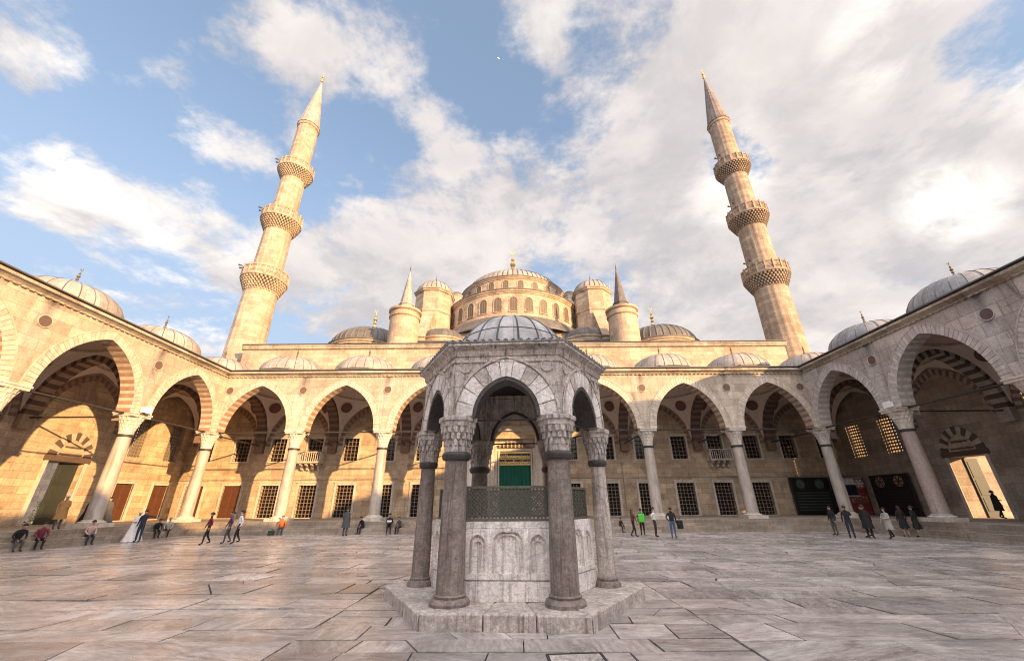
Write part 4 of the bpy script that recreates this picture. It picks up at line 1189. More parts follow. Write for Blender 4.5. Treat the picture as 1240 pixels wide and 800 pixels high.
def board(loc, rz, w, label, kind):
    root = empty('display_board', loc, rz, label, 'display board', 'display boards in the right corner')
    b = MB(); z0, z1 = .06, 3.15
    b.box(-w/2, w/2, -.06, .06, z0, z1); b.build('panel', M['board_red'] if kind == 'red' else M['board_black'], root, bevel=.01)
    f = MB(); t = .06
    f.box(-w/2-t, -w/2-.002, -.09, .09, 0, z1+t); f.box(w/2+.002, w/2+t, -.09, .09, 0, z1+t); f.box(-w/2-.002, w/2+.002, -.085, .085, z1+.002, z1+t); f.build('frame', M['iron'], root)
    if kind == 'red':
        q = MB(); q.box(-w*.20, w*.22, -.10, -.062, z1-.62, z1-.12); q.build('white_sign', M['board_white'], root)
        q = MB(); q.box(-w*.2, w*.22, -.11, -.062, z1-1.5, z1-.68); q.build('screen', M['board_navy'], root)
        q = MB(); q.box(-w*.49, w*.49, -.13, -.062, z1-.06, z1); q.box(-w*.3, w*.3, -.10, -.062, z1-1.62, z1-1.54); q.build('light_strip', M['board_white'], root)
        q = MB(); rosette(q, w*.36, z1-.52, .42, -.075, 0, 1); rosette(q, -w*.36, z1-.62, .38, -.075, 0, 1); q.build('ornament', [M['board_tan'], M['board_white']], root, smooth=False)
        q = MB(); rr = random.Random(4)
        for k in range(11):      # row of pale and red figures along the lower half
            x = -w*.44+w*.088*k; h = rr.uniform(.35,.7); mm = rr.choice((0,0,1))
            q.box(x-.09, x+.09, -.085, -.062, 1.0, 1.0+h*.6, mm); q.ball((x,-.075,1.0+h*.72), .085, 8, 6, 1, (1,.3,1))
        q.build('picture', [M['paint_red'], M['board_tan']], root)
    else:
        q = MB(); rosette(q, -w*.25, z1-.52, .40, -.07, 0, 1); rosette(q, w*.25, z1-.52, .40, -.07, 0, 1); q.build('ornament', [M['board_green'] if kind == 'green' else M['board_tan'], M['board_green'] if kind == 'green' else M['iron']], root, smooth=False)
        q = MB()
        for k in range(7): q.box(-w*.44, w*.44, -.075, -.062, .4+.24*k, .47+.24*k)
        q.build('text_rows', M['board_green'] if kind == 'green' else M['iron'], root)
    return root
board((27.65,YW-.35,FL), 0, 3.5, 'black display board with two greenish round ornaments against the back wall', 'green')
board((30.75,YW-.9,FL), R(-12), 2.6, 'red display board with a white sign and a dark screen in the right corner', 'red')
board((XW-.35,35.9,FL), R(-90), 3.6, 'plain dark display board along the right wall beside the red one', 'dark')
M['lamp_white'] = plain('white_lamp_housing', (.75,.74,.72), .4, .05, 4., bump=.02)
def floodlight(loc, rz, label):
    root = empty('floodlight', loc, rz, label, 'floodlight', 'white floodlights under the arches')
    a = MB(); a.box(-.24,.24,-.16,.12,-.05,.28); a.prism([(-.28,-.17,-.09),(.28,-.17,-.09),(.28,-.17,.32),(-.28,-.17,.32)],(0,-.07,0)); a.build('housing', M['lamp_white'], root, bevel=.015)
    b = MB(); b.tube((0,0,-.16),(0,0,-.05),.04); b.box(-.3,.3,-.03,.03,-.2,-.15); b.build('bracket', M['iron'], root)
XL = [(-17.93,33.6,0,'small white floodlight on the rod above the third column from the left corner'), (10.76,33.6,0,'small white floodlight on the rod just right of the fountain'),
      (17.93,33.6,0,'small white floodlight on the rod of the second column from the right corner'), (-24.4,25.65,R(90),'small white floodlight on the nearest pale column of the left portico'),
      (24.6,25.6,R(-90),'small white floodlight on the big near column of the right portico'), (-25.1,33.5,R(45),'small white floodlight in the left inner corner of the courtyard')]
for x, y, rz, lab in XL: floodlight((x,y,7.62), rz, lab)
# half moon high above
mo = MB(); r = 2.1; n, m = 12, 14
def MP(i, k): 
    t = R(-62)+R(135)*k/n; p = PI*i/m
    return (r*math.sin(p)*math.sin(t), -r*math.sin(p)*math.cos(t), -r*math.cos(p))
for i in range(m):
    for k in range(n): mo.face([MP(i,k),MP(i,k+1),MP(i+1,k+1),MP(i+1,k)])
M['moon'] = plain('pale_moon', (.85,.85,.85), .9, .1, .3, bump=0)
mn = mo.build('moon', M['moon']); mn.location = (-18.5, 364, 597); mn.rotation_euler = (R(-40),0,R(30)); mn.scale = (.95,.95,.95)
tag(mn, 'tiny pale half moon high in the blue gap left of centre', 'moon')
# drain cover in the paving
dc = empty('drain_cover', (.72,6.70,.006), R(4), 'rectangular stone drain cover set in the paving before the fountain', 'drain cover')
q = MB(); q.box(-.36,.36,-.2,.2,-.04,.004); q.build('plate', M['f_step'], dc, bevel=.004)
q = MB()
for a in ((-.40,-.365,-.24,.24),(.365,.40,-.24,.24),(-.365,.365,-.24,-.205),(-.365,.365,.205,.24)): q.box(a[0],a[1],a[2],a[3],-.04,.009)
q.build('rim', M['dirt'], dc)

# evergreen outside the left gate
M['needles'] = plain('dark_evergreen', (.025,.045,.02), .8, .5, 1.5)
M['bark'] = plain('grey_bark', (.10,.075,.055), .9, .3, 5.)
tr = empty('evergreen_tree', (-39.8,36.6,-.1), 0, 'dark evergreen tree standing outside the open gate on the left', 'tree')
b = MB(); b.lathe([(.16,0),(.12,1.2),(.07,3.2),(.02,4.9)], 10); b.build('trunk', M['bark'], tr)
b = MB(); rt_ = random.Random(8)
for i in range(1500):
    z = .7+4.4*rt_.random()**1.2; rad = 1.15*(1-(z-.5)/4.9)**.8*math.sqrt(rt_.random())*rt_.uniform(.8,1.15); t = rt_.uniform(0,2*PI)
    c = Vector((rad*math.cos(t), rad*math.sin(t), z)); d = Vector((rt_.gauss(0,1), rt_.gauss(0,1), rt_.gauss(.6,.8))).normalized(); q = d.orthogonal().normalized()*.05; L = rt_.uniform(.12,.26)
    b.face([c-q, c+q, c+d*L])
b.build('crown', M['needles'], tr, smooth=False)
# ------------------------------------------------------------------ people
def flat(name, c, rough=.8): return plain(name, c, rough, .22, 9., bump=.25, bd=.01)
M['skin'] = flat('skin', (.42,.26,.19), .6); M['hair_dark'] = flat('dark_hair', (.025,.018,.015), .6); M['hair_brown'] = flat('brown_hair', (.10,.045,.025), .6)
CL = {}
def cloth(c):
    if c not in CL: CL[c] = flat('cloth', c)
    return CL[c]
BLACK, NAVY, GREY, DGREY, WHITE, MAROON, JEANS, PINK, ORANGE, TAN, PURPLE, BEIGE, GREEN = (.014,.013,.014), (.02,.028,.05), (.22,.215,.21), (.07,.07,.075), (.72,.70,.68), (.13,.02,.035), (.06,.10,.19), (.50,.33,.30), (.50,.12,.03), (.32,.17,.06), (.10,.05,.10), (.36,.335,.30), (.09,.50,.05)
def person(loc, face, label, pose='stand', top=BLACK, bot=BLACK, shoe=BLACK, hair='hair_dark', h=1.7, long_hair=False, coat=None, cap=None, sleeves=True, stride=.13, arms=None, lean=0., seat=.42, gown=None, skirt=None):
    """face: heading in degrees, 0 = facing the camera side (-y), positive turns to +x"""
    k = h/1.75; g = 'people in the courtyard'
    J = {}; sit = pose == 'sit'
    hz = seat/k+.06 if sit else .93
    def up(z, dx=0., dy=0.):   # torso point, leaning forward (-y)
        return Vector((dx, -math.sin(lean)*(z)+dy, hz+math.cos(lean)*z))
    V = [('pelvis', up(0), (.155,.115)), ('waist', up(.17), (.135,.10)), ('chest', up(.38), (.165,.12)), ('neckb', up(.53), (.075,.07)), ('neck', up(.585), (.052,.052)),
         ('jaw', up(.64, 0, -.02), (.068,.08)), ('head', up(.715, 0, -.01), (.083,.10)), ('crown', up(.795), (.060,.07))]
    E_ = [(0,1),(1,2),(2,3),(3,4),(4,5),(5,6),(6,7)]
    reg = {}   # segment -> material
    for e in E_[:3]: reg[e] = 'top'
    reg[(3,4)] = 'skin'; reg[(4,5)] = reg[(5,6)] = reg[(6,7)] = 'skin'
    hands = []
    A = arms or {}
    for s in (-1, 1):
        a = A.get(s, 'down'); sh = up(.475, s*.175)
        if a == 'down': el = up(.20, s*.235, .03); wr = up(-.04, s*.24, -.05)
        elif a == 'swing': el = up(.21, s*.23, .10*s); wr = up(.0, s*.235, .10*s-.08)
        elif a == 'front': el = up(.20, s*.23, -.02); wr = up(.20, s*.10, -.26)
        elif a == 'out': el = up(.45, s*.45, -.04); wr = up(.40, s*.68, -.10)
        elif a == 'hip': el = up(.24, s*.33, .06); wr = up(.06, s*.18, -.02)
        elif a == 'face': el = up(.27, s*.24, -.12); wr = up(.50, s*.10, -.22)
        elif a == 'knee': el = up(.20, s*.24, -.10); wr = up(.06, s*.15, -.38)
        elif a == 'back': el = up(.25, s*.25, .12); wr = up(.36, s*.14, .10)
        i = len(V); d = (wr-el).normalized(); hd = wr+d*.085
        V += [('sh', sh, (.062,.062)), ('el', el, (.044,.044)), ('wr', wr, (.030,.030)), ('hand', hd, (.038,.022))]
        E_ += [(2,i),(i,i+1),(i+1,i+2),(i+2,i+3)]
        reg[(2,i)] = reg[(i,i+1)] = 'top'; reg[(i+1,i+2)] = 'top' if sleeves else 'skin'; reg[(i+2,i+3)] = 'skin'
        hands.append((wr, hd, s))
    for s in (-1, 1):
        hip = Vector((s*.085, 0, hz-.03))
        if sit:
            kn = Vector((s*.12, -.42, hz+.02)); an = Vector((s*.12, -.40+.02*s, .09 if seat > .3 else .05)); 
            if hz < .45: kn = Vector((s*.14,-.36,.42)); an = Vector((s*.13,-.48,.07))
        elif pose == 'walk': kn = Vector((s*.09, -.5*stride*s-.05, .50)); an = Vector((s*.09, -stride*1.3*s+.04, .09+(.05 if s < 0 else 0)))
        else: kn = Vector((s*.10, -.02, .49)); an = Vector((s*.105, .02, .085))
        toe = an+Vector((s*.02, -.17, -.045))
        i = len(V)
        V += [('hip', hip, (.092,.10)), ('kn', kn, (.062,.065)), ('an', an, (.042,.045)), ('toe', toe, (.042,.032))]
        E_ += [(0,i),(i,i+1),(i+1,i+2),(i+2,i+3)]
        for e in ((0,i),(i,i+1)): reg[e] = 'bot'
        reg[(i+1,i+2)] = 'bot' if skirt is None else 'skin'; reg[(i+2,i+3)] = 'shoe'
    me = bpy.data.meshes.new('person'); me.from_pydata([p*k for _, p, _ in V], E_, [])
    o = bpy.data.objects.new('person', me); COL.objects.link(o)
    sk = o.modifiers.new('skin', 'SKIN'); sk.use_smooth_shade = True; sk.branch_smoothing = .3
    if not me.skin_vertices: 
        bm = bmesh.new(); bm.from_mesh(me); bm.verts.layers.skin.verify(); bm.to_mesh(me); bm.free()
    for i, (_, _, r) in enumerate(V):
        me.skin_vertices[0].data[i].radius = (r[0]*k, r[1]*k)
        me.skin_vertices[0].data[i].use_root = i == 0
    sb = o.modifiers.new('sub', 'SUBSURF'); sb.levels = sb.render_levels = 1
    dg = bpy.context.evaluated_depsgraph_get(); ev = o.evaluated_get(dg)
    body = bpy.data.meshes.new_from_object(ev)
    o.modifiers.clear(); bpy.data.objects.remove(o)
    mb = MB()
    keys = ['skin','top','bot','shoe','hair']; mats = [M['skin'], cloth(top), cloth(bot), cloth(shoe), M[hair]]
    segs = [(V[a][1]*k, V[b][1]*k, (sum(V[a][2])+sum(V[b][2]))*.25*k, reg[(a,b)]) for a, b in E_]
    def region(c):
        best = None
        for a, b, r, g_ in segs:
            d = b-a; t = max(0, min(1, (c-a).dot(d)/d.length_squared)); q = (c-(a+d*t)).length/r
            if best is None or q < best[0]: best = (q, g_)
        return keys.index(best[1])
    vs = [v.co.copy() for v in body.vertices]
    for p in body.polygons: mb.face([vs[i] for i in p.vertices], region(p.center))
    hd = V[6][1]*k
    # nose, eyes, mouth, ears
    q = hd+Vector((0,-.100,-.025))*k; mb.face([q+Vector((-.016,.01,0))*k, q+Vector((0,-.028,-.004))*k, q+Vector((0,.012,.05))*k]); mb.face([q+Vector((0,-.028,-.004))*k, q+Vector((.016,.01,0))*k, q+Vector((0,.012,.05))*k]); mb.face([q+Vector((-.016,.01,0))*k, q+Vector((.016,.01,0))*k, q+Vector((0,-.028,-.004))*k])
    for s in (-1,1):
        mb.ball(hd+Vector((s*.034,-.088,.012))*k, .011*k, 6, 4, 4); mb.ball(hd+Vector((s*.084,0,-.01))*k, .026*k, 6, 4, 0, (.4,.8,1.2))
    mb.ball(hd+Vector((0,-.085,-.065))*k, .02*k, 6, 4, 0, (1.1,.5,.4))
    # fingers and thumbs
    for wr, hn, s in hands:
        d = (hn-wr).normalized(); side = d.cross(Vector((1,0,0)) if abs(d.x) < .8 else Vector((0,0,1))).normalized(); nrm = d.cross(side)
        for f, L in ((-1.5,.062),(-.5,.075),(.5,.07),(1.5,.055)):
            b0 = hn+side*(f*.017)+d*.01; b1 = b0+d*L*.55; b2 = b1+(d*.8+nrm*.6*s)*L*.5
            mb.tube(b0*k, b1*k, .0095*k, .009*k, 5, 0); mb.tube(b1*k, b2*k, .009*k, .006*k, 5, 0)
        t0 = wr+d*.03+side*.02; t1 = t0+(side*.8+d*.6).normalized()*.05; mb.tube(t0*k, t1*k, .011*k, .009*k, 5, 0); mb.tube(t1*k, (t1+d*.03)*k, .009*k, .006*k, 5, 0)
    o = mb.build('person', mats, None, angle=80)
    o.location = loc; o.rotation_euler = (0,0,R(face)); tag(o, label, 'person', g)
    # hair cap
    hb = MB(); n, m = 12, 6; c = hd+Vector((0,.012,.012))*k
    for i in range(m):
        for j in range(n):
            P = lambda i, j: c+Vector((.098*math.sin(PI*.62*i/m)*math.cos(2*PI*j/n), .118*math.sin(PI*.62*i/m)*math.sin(2*PI*j/n)+(.02 if i > 3 else 0), .115*math.cos(PI*.62*i/m)+(.03 if math.sin(2*PI*j/n) < -.3 and i > 3 else 0)))*k
            hb.face([P(i,j),P(i+1,j),P(i+1,j+1),P(i,j+1)])
    if long_hair:
        hb.lathe([(.02,-.36),(.085,-.34),(.115,-.18),(.105,.02)], 12, (0,0,0)) if False else None
        for j in range(12):
            t0, t1 = PI*(-.12+1.24*j/12), PI*(-.12+1.24*(j+1)/12)
            for (za,ra),(zb,rb) in (((.02,.105),(-.15,.118)),((-.15,.118),(-.36,.10))):
                Q = lambda t, z, r: c+Vector((r*math.cos(t), r*1.05*math.sin(t)+.01, z))*k
                hb.face([Q(t0,za,ra),Q(t0,zb,rb),Q(t1,zb,rb),Q(t1,za,ra)])
    hb.build('hair', cloth(cap) if cap else M[hair], o, angle=60)
    def drape(name, z0, z1, r0, r1, col, fold=.06, sq=.72):
        db = MB(); n, m = 28, 8
        for i in range(m):
            for j in range(n):
                def Q(i, j):
                    t = 2*PI*j/n; u = i/m; z = z0+(z1-z0)*u; r = r0+(r1-r0)*u
                    f = 1+fold*(1-u)*math.sin(7*t+z*2)+.4*fold*(1-u)*math.sin(13*t)
                    ax = up(z/k-hz) if z/k > hz else Vector((0,0,z/k))
                    return Vector((ax.x*k+r*f*math.cos(t), ax.y*k+r*f*sq*math.sin(t), z))
                db.face([Q(i,j),Q(i,j+1),Q(i+1,j+1),Q(i+1,j)])
        db.build(name, cloth(col), o, angle=70)
    if coat: drape('coat', .50*k, 1.36*k, .27*k, .185*k, coat)
    if skirt: drape('skirt', .48*k, 1.05*k, .27*k, .155*k, skirt)
    if gown: drape('gown', .02, 1.40*k, .50*k, .165*k, gown, .09, .9)
    return o
def thing_bag(name, loc, rz, label, col, sz=(.28,.14,.36), strap=True):
    root = empty(name, loc, rz, label, name.replace('_',' '))
    b = MB(); x, y, z = (q/2 for q in sz); b.box(-x, x, -y, y, 0, 2*z); b.build('body', cloth(col), root, bevel=.04)
    p = MB(); p.box(-x*.8, x*.8, -y-.045, -y+.01, z*.15, z*1.1); p.build('pocket', cloth(col), root, bevel=.02)
    if strap:
        s = MB(); pts = [(-.05,0,2*z),(-.05,0,2*z+.1),(.0,0,2*z+.14),(.05,0,2*z+.1),(.05,0,2*z)]
        for a, c in zip(pts, pts[1:]): s.tube(a, c, .012)
        s.build('strap', cloth(col), root)
    return root
SX = -XC+.95     # edge of the left platform
# left side
person((-24.1,21.2,0), 70, 'person in a dark jacket sitting bent forward on the step at the far left', 'sit', BLACK, DGREY, seat=.42, lean=.45, arms={-1:'knee',1:'knee'}, h=1.74)
person((-24.08,22.2,0), 60, 'person in a maroon top and black trousers sitting on the far left step', 'sit', MAROON, BLACK, seat=.42, lean=.15, arms={-1:'knee',1:'knee'}, h=1.66)
person((-24.75,23.4,FL), 60, 'person in a long orange brown coat and white cap standing on the left platform', 'stand', TAN, DGREY, coat=TAN, cap=WHITE, h=1.72, arms={1:'front'})
person((-26.0,26.2,FL), 50, 'person in a black robe standing before the open left doorway', 'stand', BLACK, BLACK, gown=BLACK, cap=BLACK, h=1.62)
person((-26.3,27.6,FL), 20, 'dark robed person close to the left doorway, beside the tall column base', 'stand', DGREY, BLACK, gown=DGREY, cap=BLACK, h=1.66)
person((-24.1,24.7,0), 65, 'person in a pale pink shirt and blue trousers sitting on the left step', 'sit', PINK, NAVY, seat=.42, lean=.25, arms={-1:'knee',1:'knee'})
person((-23.2,26.6,0), 40, 'bride in a wide white gown standing beside the left steps', 'stand', WHITE, WHITE, gown=WHITE, cap=WHITE, h=1.66, sleeves=False, arms={-1:'front',1:'front'})
person((-22.6,26.3,0), 10, 'groom in a dark suit next to the white gown, one arm stretched out', 'stand', NAVY, NAVY, h=1.76, arms={1:'out'})
person((-24.08,29.2,0), 60, 'person in a black jacket sitting on the steps right of the groom', 'sit', BLACK, BLACK, seat=.42, lean=.5, arms={-1:'knee',1:'knee'})
person((-24.05,30.2,0), 30, 'person in a light top and black trousers sitting on the steps in the left corner', 'sit', BEIGE, BLACK, seat=.42, lean=.2, arms={-1:'knee',1:'knee'}, cap=BEIGE)
person((-17.1,24.3,0), -50, 'person in a maroon jacket and black trousers walking at the left of a trio', 'walk', MAROON, BLACK, h=1.62, arms={-1:'swing',1:'swing'}, stride=.15)
person((-16.35,24.9,0), -55, 'person in a dark purple jacket walking in the middle of the trio', 'walk', PURPLE, DGREY, h=1.66, arms={-1:'swing',1:'swing'})
person((-15.75,24.8,0), -50, 'person in a white shirt under an open dark jacket at the right of the trio', 'walk', WHITE, BLACK, coat=None, h=1.72, arms={-1:'swing',1:'swing'}, stride=.12)
person((-17.1,31.84,0), 20, 'person in an orange red top sitting on the step by a column base', 'sit', ORANGE, DGREY, seat=.42, hair='hair_brown', lean=.05)
thing_bag('shoulder_bag', (-17.55,31.45,.0), .4, 'dark green bag lying by the seated person in orange red', (.02,.05,.025), (.4,.2,.3))
person((-11.75,30.1,0), 170, 'man in a long grey coat standing with his back turned left of the fountain', 'stand', DGREY, DGREY, coat=DGREY, h=1.82)
person((-11.1,31.84,0), -30, 'hunched dark figure sitting on the step beside the man in the grey coat', 'sit', BLACK, BLACK, seat=.42, lean=.5, arms={-1:'knee',1:'knee'}, h=1.68)
person((-9.25,31.84,0), 15, 'woman in a black robe and scarf sitting on the step with a white paper', 'sit', BLACK, BLACK, seat=.5, cap=BLACK, lean=.1, arms={-1:'front',1:'front'}, h=1.74, skirt=None)
pp = MB(); pp.box(-.16,.16,-.11,.11,0,.008); po_ = pp.build('paper', M['board_white']); po_.location = (-9.15,31.42,.86); po_.rotation_euler = (R(28),0,R(12)); tag(po_, 'white sheet of paper in the lap of the seated black robed woman', 'paper')
person((-8.45,31.84,0), -20, 'small figure in dark clothes sitting on the step nearest the fountain', 'sit', DGREY, BLACK, seat=.42, lean=.3, arms={-1:'knee',1:'knee'}, h=1.5)
# right of the fountain
person((7.6,31.84,0), 30, 'child in dark clothes sitting low on the step right of the fountain', 'sit', BLACK, BLACK, seat=.40, lean=.2, h=1.18, arms={-1:'knee',1:'knee'})
person((7.35,27.5,0), 95, 'woman with long brown hair in a brown jacket walking right of the fountain', 'walk', (.10,.055,.03), BLACK, hair='hair_brown', long_hair=True, h=1.64, arms={-1:'swing',1:'front'}, stride=.16)
person((8.35,29.0,0), 165, 'person in a dark blue jacket hidden behind a bright green backpack', 'stand', (.07,.07,.12), BLACK, h=1.62, lean=.12)
thing_bag('backpack', (8.28,28.72,.78), R(-12), 'bright green backpack on the back of a person right of the fountain', GREEN, (.40,.22,.52))
person((8.72,27.5,0), 60, 'person in white shirt and maroon trousers beside the green backpack', 'stand', WHITE, (.05,.022,.025), h=1.70, arms={-1:'back',1:'down'}, sleeves=True)
person((9.42,26.4,0), 165, 'man in a black jacket and blue jeans seen from behind right of the fountain', 'stand', BLACK, JEANS, h=1.70, arms={-1:'down',1:'hip'})
thing_bag('shoulder_bag', (9.86,26.35,.52), R(15), 'large black shoulder bag at the side of the man in blue jeans', BLACK, (.34,.18,.46))
# right group
person((20.3,28.0,0), -80, 'person in a black jacket standing alone at the left of the right hand group', 'stand', BLACK, DGREY, h=1.70)
person((19.35,25.5,0), 150, 'person in a puffy black jacket and dark blue jeans with the right hand group', 'stand', BLACK, NAVY, coat=None, h=1.74, arms={-1:'face'})
person((20.5,25.6,0), 120, 'tall person in a long black coat left of the pale grey coat', 'stand', BLACK, BLACK, coat=BLACK, h=1.78)
person((21.0,26.3,0), -100, 'person in black with dark grey trousers behind the long black coat', 'walk', BLACK, DGREY, h=1.72)
person((21.45,25.3,0), -85, 'woman in a pale grey coat and black leggings in the right hand group', 'walk', BEIGE, BLACK, coat=BEIGE, h=1.62, stride=.16, arms={-1:'swing',1:'front'})
person((23.5,26.6,0), 170, 'woman in a black coat with bare legs near the right hand steps', 'stand', BLACK, BLACK, skirt=BLACK, coat=None, h=1.70, long_hair=True)
person((24.0,26.3,0), -160, 'woman in a black skirt beside the foot of the big right column', 'stand', BLACK, BLACK, skirt=BLACK, h=1.70)
person((31.6,28.3,FL), 80, 'person in black passing through the open gate on the right', 'walk', BLACK, BLACK, coat=BLACK, h=1.72, arms={1:'front'})
SUN_AZ, SUN_EL, EXPOSURE = 133., 12.2, 1.2
OFF = (3.1, 7.7, 0.)
BIAS = (-.05, .10, .05, -.03); COVR = (.75, .865)
LOBES = [(-54,35,1,12,.10),(-46,19,3,17,.085),(-45,46,2,11,.13),(-18,38,4,22,.09),(30,40,10,40,.06),(26,60,.5,9,-.11),(38,41,.5,6,-.17),(66,37,.3,8,-.10),(-8,57,2,9,-.06),(40,20,3,12,-.06),(14,49,1,6,-.05),(-34,60,2,12,.06),(-66,38,1,7,.07),(-58,28,1,6,.06),(-38,52,1,5,.05),(4,60,1,6,.06)]
BRIGHT = [(55,27,.5,5,1.),(58,43,1,7,.9),(67,32,1,6,.9),(8,58,2,9,.6),(36,37,1,6,.5),(-50,20,3,18,.7),(-55,35,2,10,.6)]
CLOUD_LIT, CLOUD_DARK, CLOUD_THICK, CLOUD_BRIGHT = (3.5,3.2,3.0), (2.15,2.0,2.02), (2.45,2.22,2.07), (5.0,4.7,4.3)
SKY_TINT, SKY_HAZE = (.88,.92,.96), (1.8,2.15,2.8)
SKY_FILL = (12.4,11.5,11.5)
# ------------------------------------------------------------------ light, sky, camera
AZ, EL = SUN_AZ, SUN_EL
sd = Vector((math.sin(R(AZ))*math.cos(R(EL)), math.cos(R(AZ))*math.cos(R(EL)), math.sin(R(EL))))
sl = bpy.data.lights.new('sun', 'SUN'); sl.energy = 5.0; sl.angle = R(.6); sl.color = (1.0, .60, .265)
so = bpy.data.objects.new('sun', sl); COL.objects.link(so); so.rotation_euler = (-sd).to_track_quat('-Z', 'Y').to_euler()
w = bpy.data.worlds.new('World'); scene.world = w; w.use_nodes = True
nt = w.node_tree; nt.nodes.clear()
N = nt.nodes.new; Lk = nt.links.new
out = N('ShaderNodeOutputWorld'); bg = N('ShaderNodeBackground'); Lk(bg.outputs[0], out.inputs[0]); bg.inputs[1].default_value = .13
sky = N('ShaderNodeTexSky'); sky.sky_type = 'NISHITA'; sky.sun_disc = False; sky.sun_elevation = R(EL); sky.sun_rotation = R(AZ); sky.air_density = 1.2; sky.dust_density = 1.0; sky.ozone_density = 2.0
tc = N('ShaderNodeTexCoord').outputs['Generated']
sep = N('ShaderNodeSeparateXYZ'); Lk(tc, sep.inputs[0])
def mt(op, a, b=0., c=None):
    n = N('ShaderNodeMath'); n.operation = op
    for s, v in zip(n.inputs, (a, b, c)):
        if v is None: continue
        if isinstance(v, bpy.types.NodeSocket): Lk(v, s)
        else: s.default_value = v
    return n.outputs[0]
def mrange(v, a, b, c, d, smooth=True):
    n = N('ShaderNodeMapRange'); n.interpolation_type = 'SMOOTHSTEP' if smooth else 'LINEAR'; Lk(v, n.inputs[0])
    for i, q in enumerate((a, b, c, d)): n.inputs[i+1].default_value = q
    return n.outputs[0]
def mixc(f, a, b):
    n = N('ShaderNodeMix'); n.data_type = 'RGBA'
    for s, v in ((n.inputs[0], f), (n.inputs[6], a), (n.inputs[7], b)):
        if isinstance(v, bpy.types.NodeSocket): Lk(v, s)
        elif isinstance(v, float): s.default_value = v
        else: s.default_value = (*v, 1)
    return n.outputs[2]
zz = mt('ADD', mt('MAXIMUM', sep.outputs[2], 0.), .22)
comb = N('ShaderNodeCombineXYZ'); Lk(mt('DIVIDE', sep.outputs[0], zz), comb.inputs[0]); Lk(mt('DIVIDE', sep.outputs[1], zz), comb.inputs[1])
pl = comb.outputs[0]
def nz(scale, det, rough, off=(0,0,0), sc=(1,1,1), dist=0.):
    mp = N('ShaderNodeMapping'); Lk(pl, mp.inputs[0]); mp.inputs[1].default_value = off; mp.inputs[3].default_value = sc
    n = N('ShaderNodeTexNoise'); Lk(mp.outputs[0], n.inputs[0]); n.inputs['Scale'].default_value = scale; n.inputs['Detail'].default_value = det; n.inputs['Roughness'].default_value = rough; n.inputs['Distortion'].default_value = dist
    return n.outputs[0]
def lobe(az, el, r0, r1):
    """soft patch of sky round a direction (azimuth clockwise from +y)"""
    d = (math.sin(R(az))*math.cos(R(el)), math.cos(R(az))*math.cos(R(el)), math.sin(R(el)))
    v = N('ShaderNodeVectorMath'); v.operation = 'DOT_PRODUCT'; Lk(tc, v.inputs[0]); v.inputs[1].default_value = d
    return mrange(v.outputs['Value'], math.cos(R(r1)), math.cos(R(r0)), 0., 1.)
big = nz(.9, 3, .5, OFF); mid = nz(2.1, 15, .65, OFF, dist=.12); wisp = nz(2.4, 10, .64, (9.3,1.2,0), (.7,1.25,1), .5)
dens = mt('ADD', mt('MULTIPLY', big, .40), mt('MULTIPLY', mid, .80))
dens = mt('ADD', dens, mt('MULTIPLY', wisp, .34))
dens = mt('ADD', dens, mrange(sep.outputs[0], -.5, .5, BIAS[0], BIAS[1], False))
dens = mt('ADD', dens, mrange(sep.outputs[2], .28, .62, BIAS[2], BIAS[3]))
for (az, el, r0, r1, amt) in LOBES:
    dens = mt('ADD', dens, mt('MULTIPLY', lobe(az, el, r0, r1), amt))
cov = mrange(dens, COVR[0], COVR[1], 0., 1.)
thick = mrange(dens, COVR[1]-.02, COVR[1]+.26, 0., 1.)
sh = nz(2.1, 9, .6, (OFF[0]+.10, OFF[1]-.07, 0), dist=.3)      # light from the sun side
lit = mrange(mt('SUBTRACT', mid, sh), -.09, .09, 0., 1.)
lump = mrange(nz(3.4, 9, .62, (1.7,4.4,0), dist=.4), .34, .66, 0., 1.)
ccol = mixc(mt('ADD', mt('MULTIPLY', lit, .55), mt('MULTIPLY', lump, .45)), CLOUD_DARK, CLOUD_LIT)
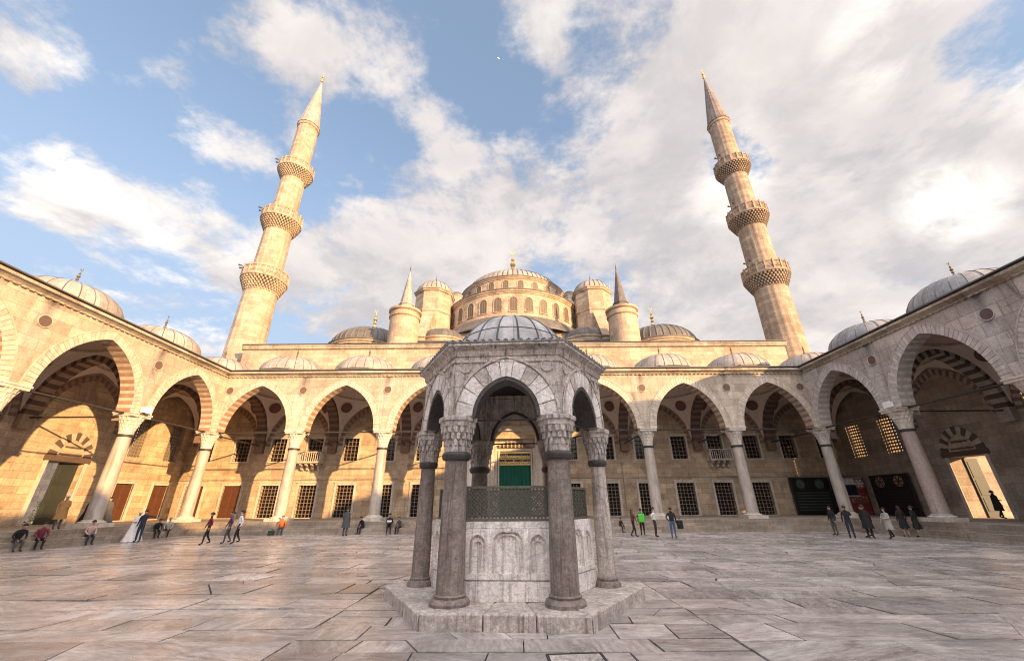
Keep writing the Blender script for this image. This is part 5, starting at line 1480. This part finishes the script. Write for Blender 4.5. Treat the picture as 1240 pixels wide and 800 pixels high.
ccol = mixc(mt('MULTIPLY', thick, .55), ccol, CLOUD_THICK)
for (az, el, r0, r1, amt) in BRIGHT:
    ccol = mixc(mt('MULTIPLY', mt('MULTIPLY', lobe(az, el, r0, r1), lump), amt), ccol, CLOUD_BRIGHT)
mul = N('ShaderNodeMix'); mul.data_type = 'RGBA'; mul.blend_type = 'MULTIPLY'; mul.inputs[0].default_value = 1.; Lk(sky.outputs[0], mul.inputs[6]); mul.inputs[7].default_value = (*SKY_TINT, 1)
haze = mixc(mrange(sep.outputs[2], .15, .80, .92, .34), mul.outputs[2], SKY_HAZE)
fin = mixc(mt('MULTIPLY', cov, .92), haze, ccol)
fin = mixc(mt('MULTIPLY', lobe(163, 34, 14, 78), .75), fin, SKY_FILL)   # added fill: bright patch in the unseen sky behind the camera
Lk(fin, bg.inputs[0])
w.cycles.sampling_method = 'AUTOMATIC'

cam = bpy.data.cameras.new('camera'); co = bpy.data.objects.new('camera', cam); COL.objects.link(co)
cam.sensor_width = 36; cam.lens = 474.4/1240*36; cam.clip_start = .1; cam.clip_end = 5000
pi_, ro_, ya_ = R(23.85), R(.388), R(-.109)
fwd = Vector((0, math.cos(pi_), math.sin(pi_))); up = Vector((0, -math.sin(pi_), math.cos(pi_))); rt = Vector((1,0,0))
# small roll: the picture turns counter clockwise
rt2 = rt*math.cos(ro_)-up*math.sin(ro_); up2 = rt*math.sin(ro_)+up*math.cos(ro_)
mw = Matrix((rt2, up2, -fwd)).transposed().to_4x4()
mw = Matrix.Rotation(-ya_, 4, 'Z') @ mw
co.matrix_world = Matrix.Translation((-.127, 0, 1.95)) @ mw
scene.camera = co
scene.view_settings.view_transform = 'Standard'; scene.view_settings.look = 'None'
scene.view_settings.exposure = EXPOSURE; scene.view_settings.gamma = 1
scene.view_settings.use_curve_mapping = False
scene.render.engine = 'CYCLES'; scene.cycles.max_bounces = 8; scene.cycles.diffuse_bounces = 6
scene.cycles.use_denoising = True; scene.cycles.filter_width = 1.1
